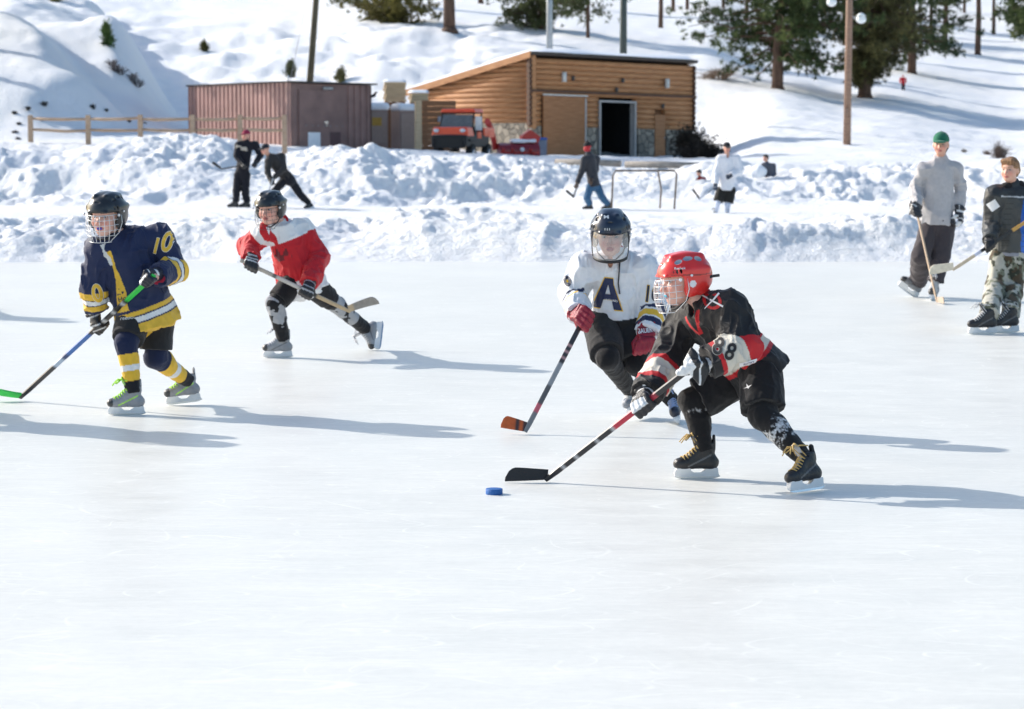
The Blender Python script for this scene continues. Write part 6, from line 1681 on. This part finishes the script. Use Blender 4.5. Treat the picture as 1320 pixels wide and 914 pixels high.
def pine(px, py, hgt, r0, label, lo=.3, R=3.0, nb=90, seed=1, group='pine trees on the snowy hillside', tint=(.035, .050, .018), base=None, lean=0.0, dens=16, sub=True, nl=.22, nw=.016, droop=.25, s0=.35, cat='pine tree', name='pine_tree', top_out=True):
    p = G2(px, py) if base is None else base; rng = np.random.default_rng(seed); root = empty(name, p, label, cat, group)
    T = []
    for i in range(9):
        t = i/8; T.append(p+np.array((lean*t*hgt+.10*r0*math.sin(i*1.3+seed)*8*t, .1*math.sin(i+seed)*t, hgt*t-.25)))
    tr = MB(); tr.tube([p+(0, 0, -.3), p+(0, 0, .12)], [r0*1.6, r0*1.08], 10); tr.tube(T, [r0*(1-.85*(i/8)**1.1) for i in range(9)], 10)
    cl = []; 
    tv = np.array(T)
    for i in range(nb):
        t = lo+(1-lo)*(i+rng.random())/nb; k = t*8; j = min(int(k), 7); b0 = tv[j]+(tv[j+1]-tv[j])*(k-j)
        shape = math.sin(min(1, max(.04, (t-lo)/(1-lo)*1.9+s0))*math.pi/2)*(1-.80*((t-lo)/(1-lo))**1.6)
        l = R*shape*(.55+.6*rng.random()); az = rng.random()*6.283; el = .25-droop*2.2*(1-t)+.25*rng.normal()*.6
        d = np.array((math.cos(az)*math.cos(el), math.sin(az)*math.cos(el), math.sin(el))); pts = [b0]
        for q in range(1, 5):
            pts.append(b0+d*l*q/4+np.array((rng.normal()*.05*l, rng.normal()*.05*l, .06*l*(q/4)**2+rng.normal()*.03*l)))
        tr.tube(pts, [max(.018, r0*.24*(1-t*.6)*(1-q/5)) for q in range(5)], 5, caps=False)
        for q in range(2, 5):
            for s_ in range(3 if sub else 2):
                o = rng.normal(size=3)*np.array((.13, .13, .07))*l; o = o if q > 2 else o*1.2
                cl.append(pts[q]+o-(pts[q]-pts[q-1])*rng.random())
    tr.build('trunk', BARK, root)
    C = np.array(cl); C = np.concatenate([C, C+rng.normal(size=C.shape)*.16, C+rng.normal(size=C.shape)*(.28, .28, .14), C+rng.normal(size=C.shape)*(.42, .42, .18)]) if sub else np.concatenate([C, C+rng.normal(size=C.shape)*.07, C+rng.normal(size=C.shape)*.10])
    cn = vnoise(C*.9, seed)[:, None]; col = np.array(tint)*1.9*(.5+1.1*cn)+np.array((.09, .07, .015))*np.clip(cn-.5, 0, 1)*1.5
    V, Fc, cc = blades(C, dens, nl, nw, rng, col); mesh_obj('crown', V, Fc, NEEDLE, root, smooth=False, col=cc)
    return root
pine(1000, 116, 13, .36, 'big dark pine with a bare lower trunk standing left of the light pole', lo=.18, R=5.6, nb=175, seed=3, dens=26, nl=.26, nw=.024, s0=.55, lean=.03)
pine(1112, 126, 13, .42, 'big olive green pine behind the light pole, branches drooping to the snow', lo=.09, R=5.8, nb=170, seed=5, tint=(.060, .055, .022), droop=.34, dens=22, nl=.26, nw=.022, s0=-.02)
pine(1172, 96, 14, .35, 'tall pine just right of the olive one behind the light pole', lo=.16, R=5.6, nb=140, seed=8, dens=24, s0=.6, nl=.28, nw=.025, tint=(.030, .045, .018))
pine(1214, 66, 16, .28, 'slender pine left of the two bare trunks at upper right', lo=.30, R=3.6, nb=70, seed=11, nl=.3, nw=.03)
pine(1256, 72, 16, .30, 'tall bare trunked pine at upper right with its crown above the frame', lo=.38, R=4.0, nb=70, seed=12, nl=.3, nw=.03)
pine(1300, 30, 15, .30, 'farther pine near the top right corner', lo=.3, R=4, nb=60, seed=14, nl=.35, nw=.035)
pine(1322, 122, 11, .20, 'pine trunk at the right edge of the slope', lo=.42, R=3, nb=50, seed=15, nl=.3, nw=.03)
pine(580, 42, 17, .42, 'thick bare reddish trunk above the tan cabins, crown above the frame', lo=.55, R=4.5, nb=60, seed=17, nl=.3, nw=.03)
pine(620, 7, 16, .30, 'thin far trunk right of the thick bare one', lo=.5, R=3.5, nb=40, seed=18, nl=.35, nw=.04)
pine(512, 31, 9, .22, 'bushy low olive pine above the container roof', lo=.03, R=4.4, nb=110, seed=21, tint=(.085, .075, .022), dens=24, nl=.26, nw=.026)
pine(462, 10, 10, .2, 'smaller bushy pine left of the bushy olive one at the top edge', lo=.05, R=3.6, nb=70, seed=22, tint=(.07, .066, .022), dens=12, nl=.3, nw=.03)
pine(697, 40, 11, .22, 'wide low pine behind the grey metal pole', lo=.06, R=4.6, nb=110, seed=23, tint=(.05, .058, .024), dens=22, nl=.26, nw=.026)
pine(757, 51, 11, .14, 'young pine with a thin trunk between the two metal poles', lo=.20, R=3.6, nb=80, seed=24, tint=(.045, .055, .024), dens=12, nl=.26, nw=.026)
pine(850, 38, 15, .22, 'bare trunk left of the big pines at the top edge', lo=.5, R=3.5, nb=50, seed=25, nl=.3, nw=.03)
for i, (px, py, lab) in enumerate(((866, 17, 'thin far trunk, left one of the pair above the shed'), (884, 15, 'thin far trunk, right one of the pair above the shed'), (930, 12, 'far pine behind the left branches of the big dark pine'), (1040, 40, 'pine behind the gap between the two big pines'), (1150, 50, 'pine behind the crown of the olive pine'), (1238, 18, 'far pine between the trunks at upper right'), (1085, 60, 'pine directly behind the light pole crown gap'), (1196, 56, 'pine just left of the slender pine at upper right'))):
    pine(px, py, 15, .22, lab, lo=.34, R=3.6, nb=60, seed=40+i, nl=.32, nw=.035)
for i, (px, py, h, lab) in enumerate(((-70, 60, 13, 'pine on the slope just beyond the left edge, nearest of three'), (-150, 90, 14, 'pine on the slope well beyond the left edge'), (-40, 20, 14, 'pine high on the slope just beyond the left edge'), (960, 30, 15, 'far pine above the low branches of the big dark pine'), (1060, 22, 15, 'far pine left of the light pole top'), (1128, 30, 15, 'far pine high behind the olive pine'), (1276, 46, 15, 'far pine right of the two bare trunks'), (1345, 60, 14, 'pine on the slope just beyond the right edge'))):
    pine(px, py, h, .24, lab, lo=.42, R=3.6, nb=60, seed=90+i, nl=.32, nw=.038)  # left-edge pines stand out of view, added for their shadows on the slope
# young saplings on the left slope
for i, (px, py, h, R_, lab, tint) in enumerate(((142, 61, 1.5, .42, 'small green pine sapling in the shaded gully', (.04, .07, .02)), (266, 69, 1.1, .45, 'small yellow-green sapling right of the gully', (.09, .085, .025)), (376, 101, 1.5, .6, 'scraggly sapling just left of the leaning pole', (.05, .055, .03)), (441, 107, 1.1, .5, 'small olive sapling behind the right end of the container', (.08, .075, .03)), (78, 5, 1.2, .5, 'small sapling at the very top left', (.09, .08, .03)))):
    pine(px, py, h*.75, .035, lab, lo=.10, R=R_*.75, nb=26, seed=60+i, group='young pine saplings on the slope', tint=tint, dens=9, nl=.13, nw=.014, sub=False, droop=-.1, name='pine_sapling', cat='sapling')

def bush(px, py, w_, h_, label, n, seed, col, Y=None, group=None, leaf=0, name='bush', r=.012):
    rng = np.random.default_rng(seed)
    p = G2(px, py) if Y is None else np.array(((px-660)/F*Y, Y, ground_z((px-660)/F*Y, Y)))
    root = empty(name, p, label, 'bush', group); b = MB()
    tips = []
    for i in range(n):
        az = rng.random()*6.283; sp_ = rng.random()**.6; q = p+np.array((math.cos(az)*.15*w_, math.sin(az)*.15*w_, -.05)); e = p+np.array((math.cos(az)*w_*sp_*.5, math.sin(az)*w_*sp_*.5, h_*(.5+.6*rng.random())*(1-.45*sp_)))
        m = (q+e)/2+rng.normal(size=3)*.06*w_+np.array((0, 0, .08*h_)); b.tube([q, m, e], [r, r*.7, r*.3], 4, caps=False)
        for k in range(3): e2 = m+(e-m)*rng.random()+rng.normal(size=3)*np.array((.16*w_, .16*w_, .12*h_)); b.tube([m, (m+e2)/2+rng.normal(size=3)*.02, e2], [r*.6, r*.4, r*.2], 3, caps=False); tips.append(e2)
    b.build('twigs', flatmat(col, .9), root)
    if leaf:
        C = np.array(tips); C = np.concatenate([C+rng.normal(size=C.shape)*.08*w_ for _ in range(leaf)]); cc = np.array(col)[None]*(.5+1.2*rng.random((len(C), 1))); V, Fc, c2 = blades(C, 6, .10, .02, rng, cc); mesh_obj('foliage', V, Fc, NEEDLE, root, smooth=False, col=c2)
bush(1287, 203, .85, .75, 'bare brown shrub on the slope behind the boy in camouflage trousers', 70, 1, (.10, .07, .055), Y=86)
bush(888, 205, 1.3, 1.5, 'dark dead brush heaped against the right corner of the shed', 150, 2, (.030, .024, .018), Y=99.5, leaf=2, r=.02)
bush(906, 207, 1.5, .8, 'dark low brush trailing right of the heap beside the shed', 110, 3, (.022, .019, .016), Y=98, leaf=2, r=.02)
bush(925, 104, 2.6, .8, 'pale dry brush below the left branches of the big dark pine', 90, 4, (.22, .15, .10), r=.02)
bush(1270, 185, .4, .3, 'tiny brown shrub left of the bare brown one', 24, 5, (.12, .08, .06), Y=92)
bush(1240, 178, .3, .2, 'tiniest brown shrub on the slope behind the man in the green cap', 20, 6, (.12, .09, .07), Y=94)
for i, (px, py, s_) in enumerate(((39, 141, .35), (60, 139, .5), (22, 151, .3), (56, 153, .35), (27, 160, .3), (22, 172, .4), (123, 148, .5), (140, 150, .3), (168, 157, .35), (187, 160, .4), (26, 187, .3))):
    bush(px, py+2, s_*.7, s_*.35, 'dark tuft of dead grass poking through the snow behind the rail fence', 26, 80+i, (.05, .05, .05), group='dead grass tufts behind the rail fence', name='grass_tuft', r=.014)
for i, (px, py) in enumerate(((148, 90), (158, 98), (172, 106), (180, 112), (152, 94))):
    bush(px, py, .7, .45, 'patch of thin twigs on the steep shaded side of the gully', 26, 120+i, (.14, .12, .12), group='twig patches in the shaded gully', name='twig_patch', r=.014)
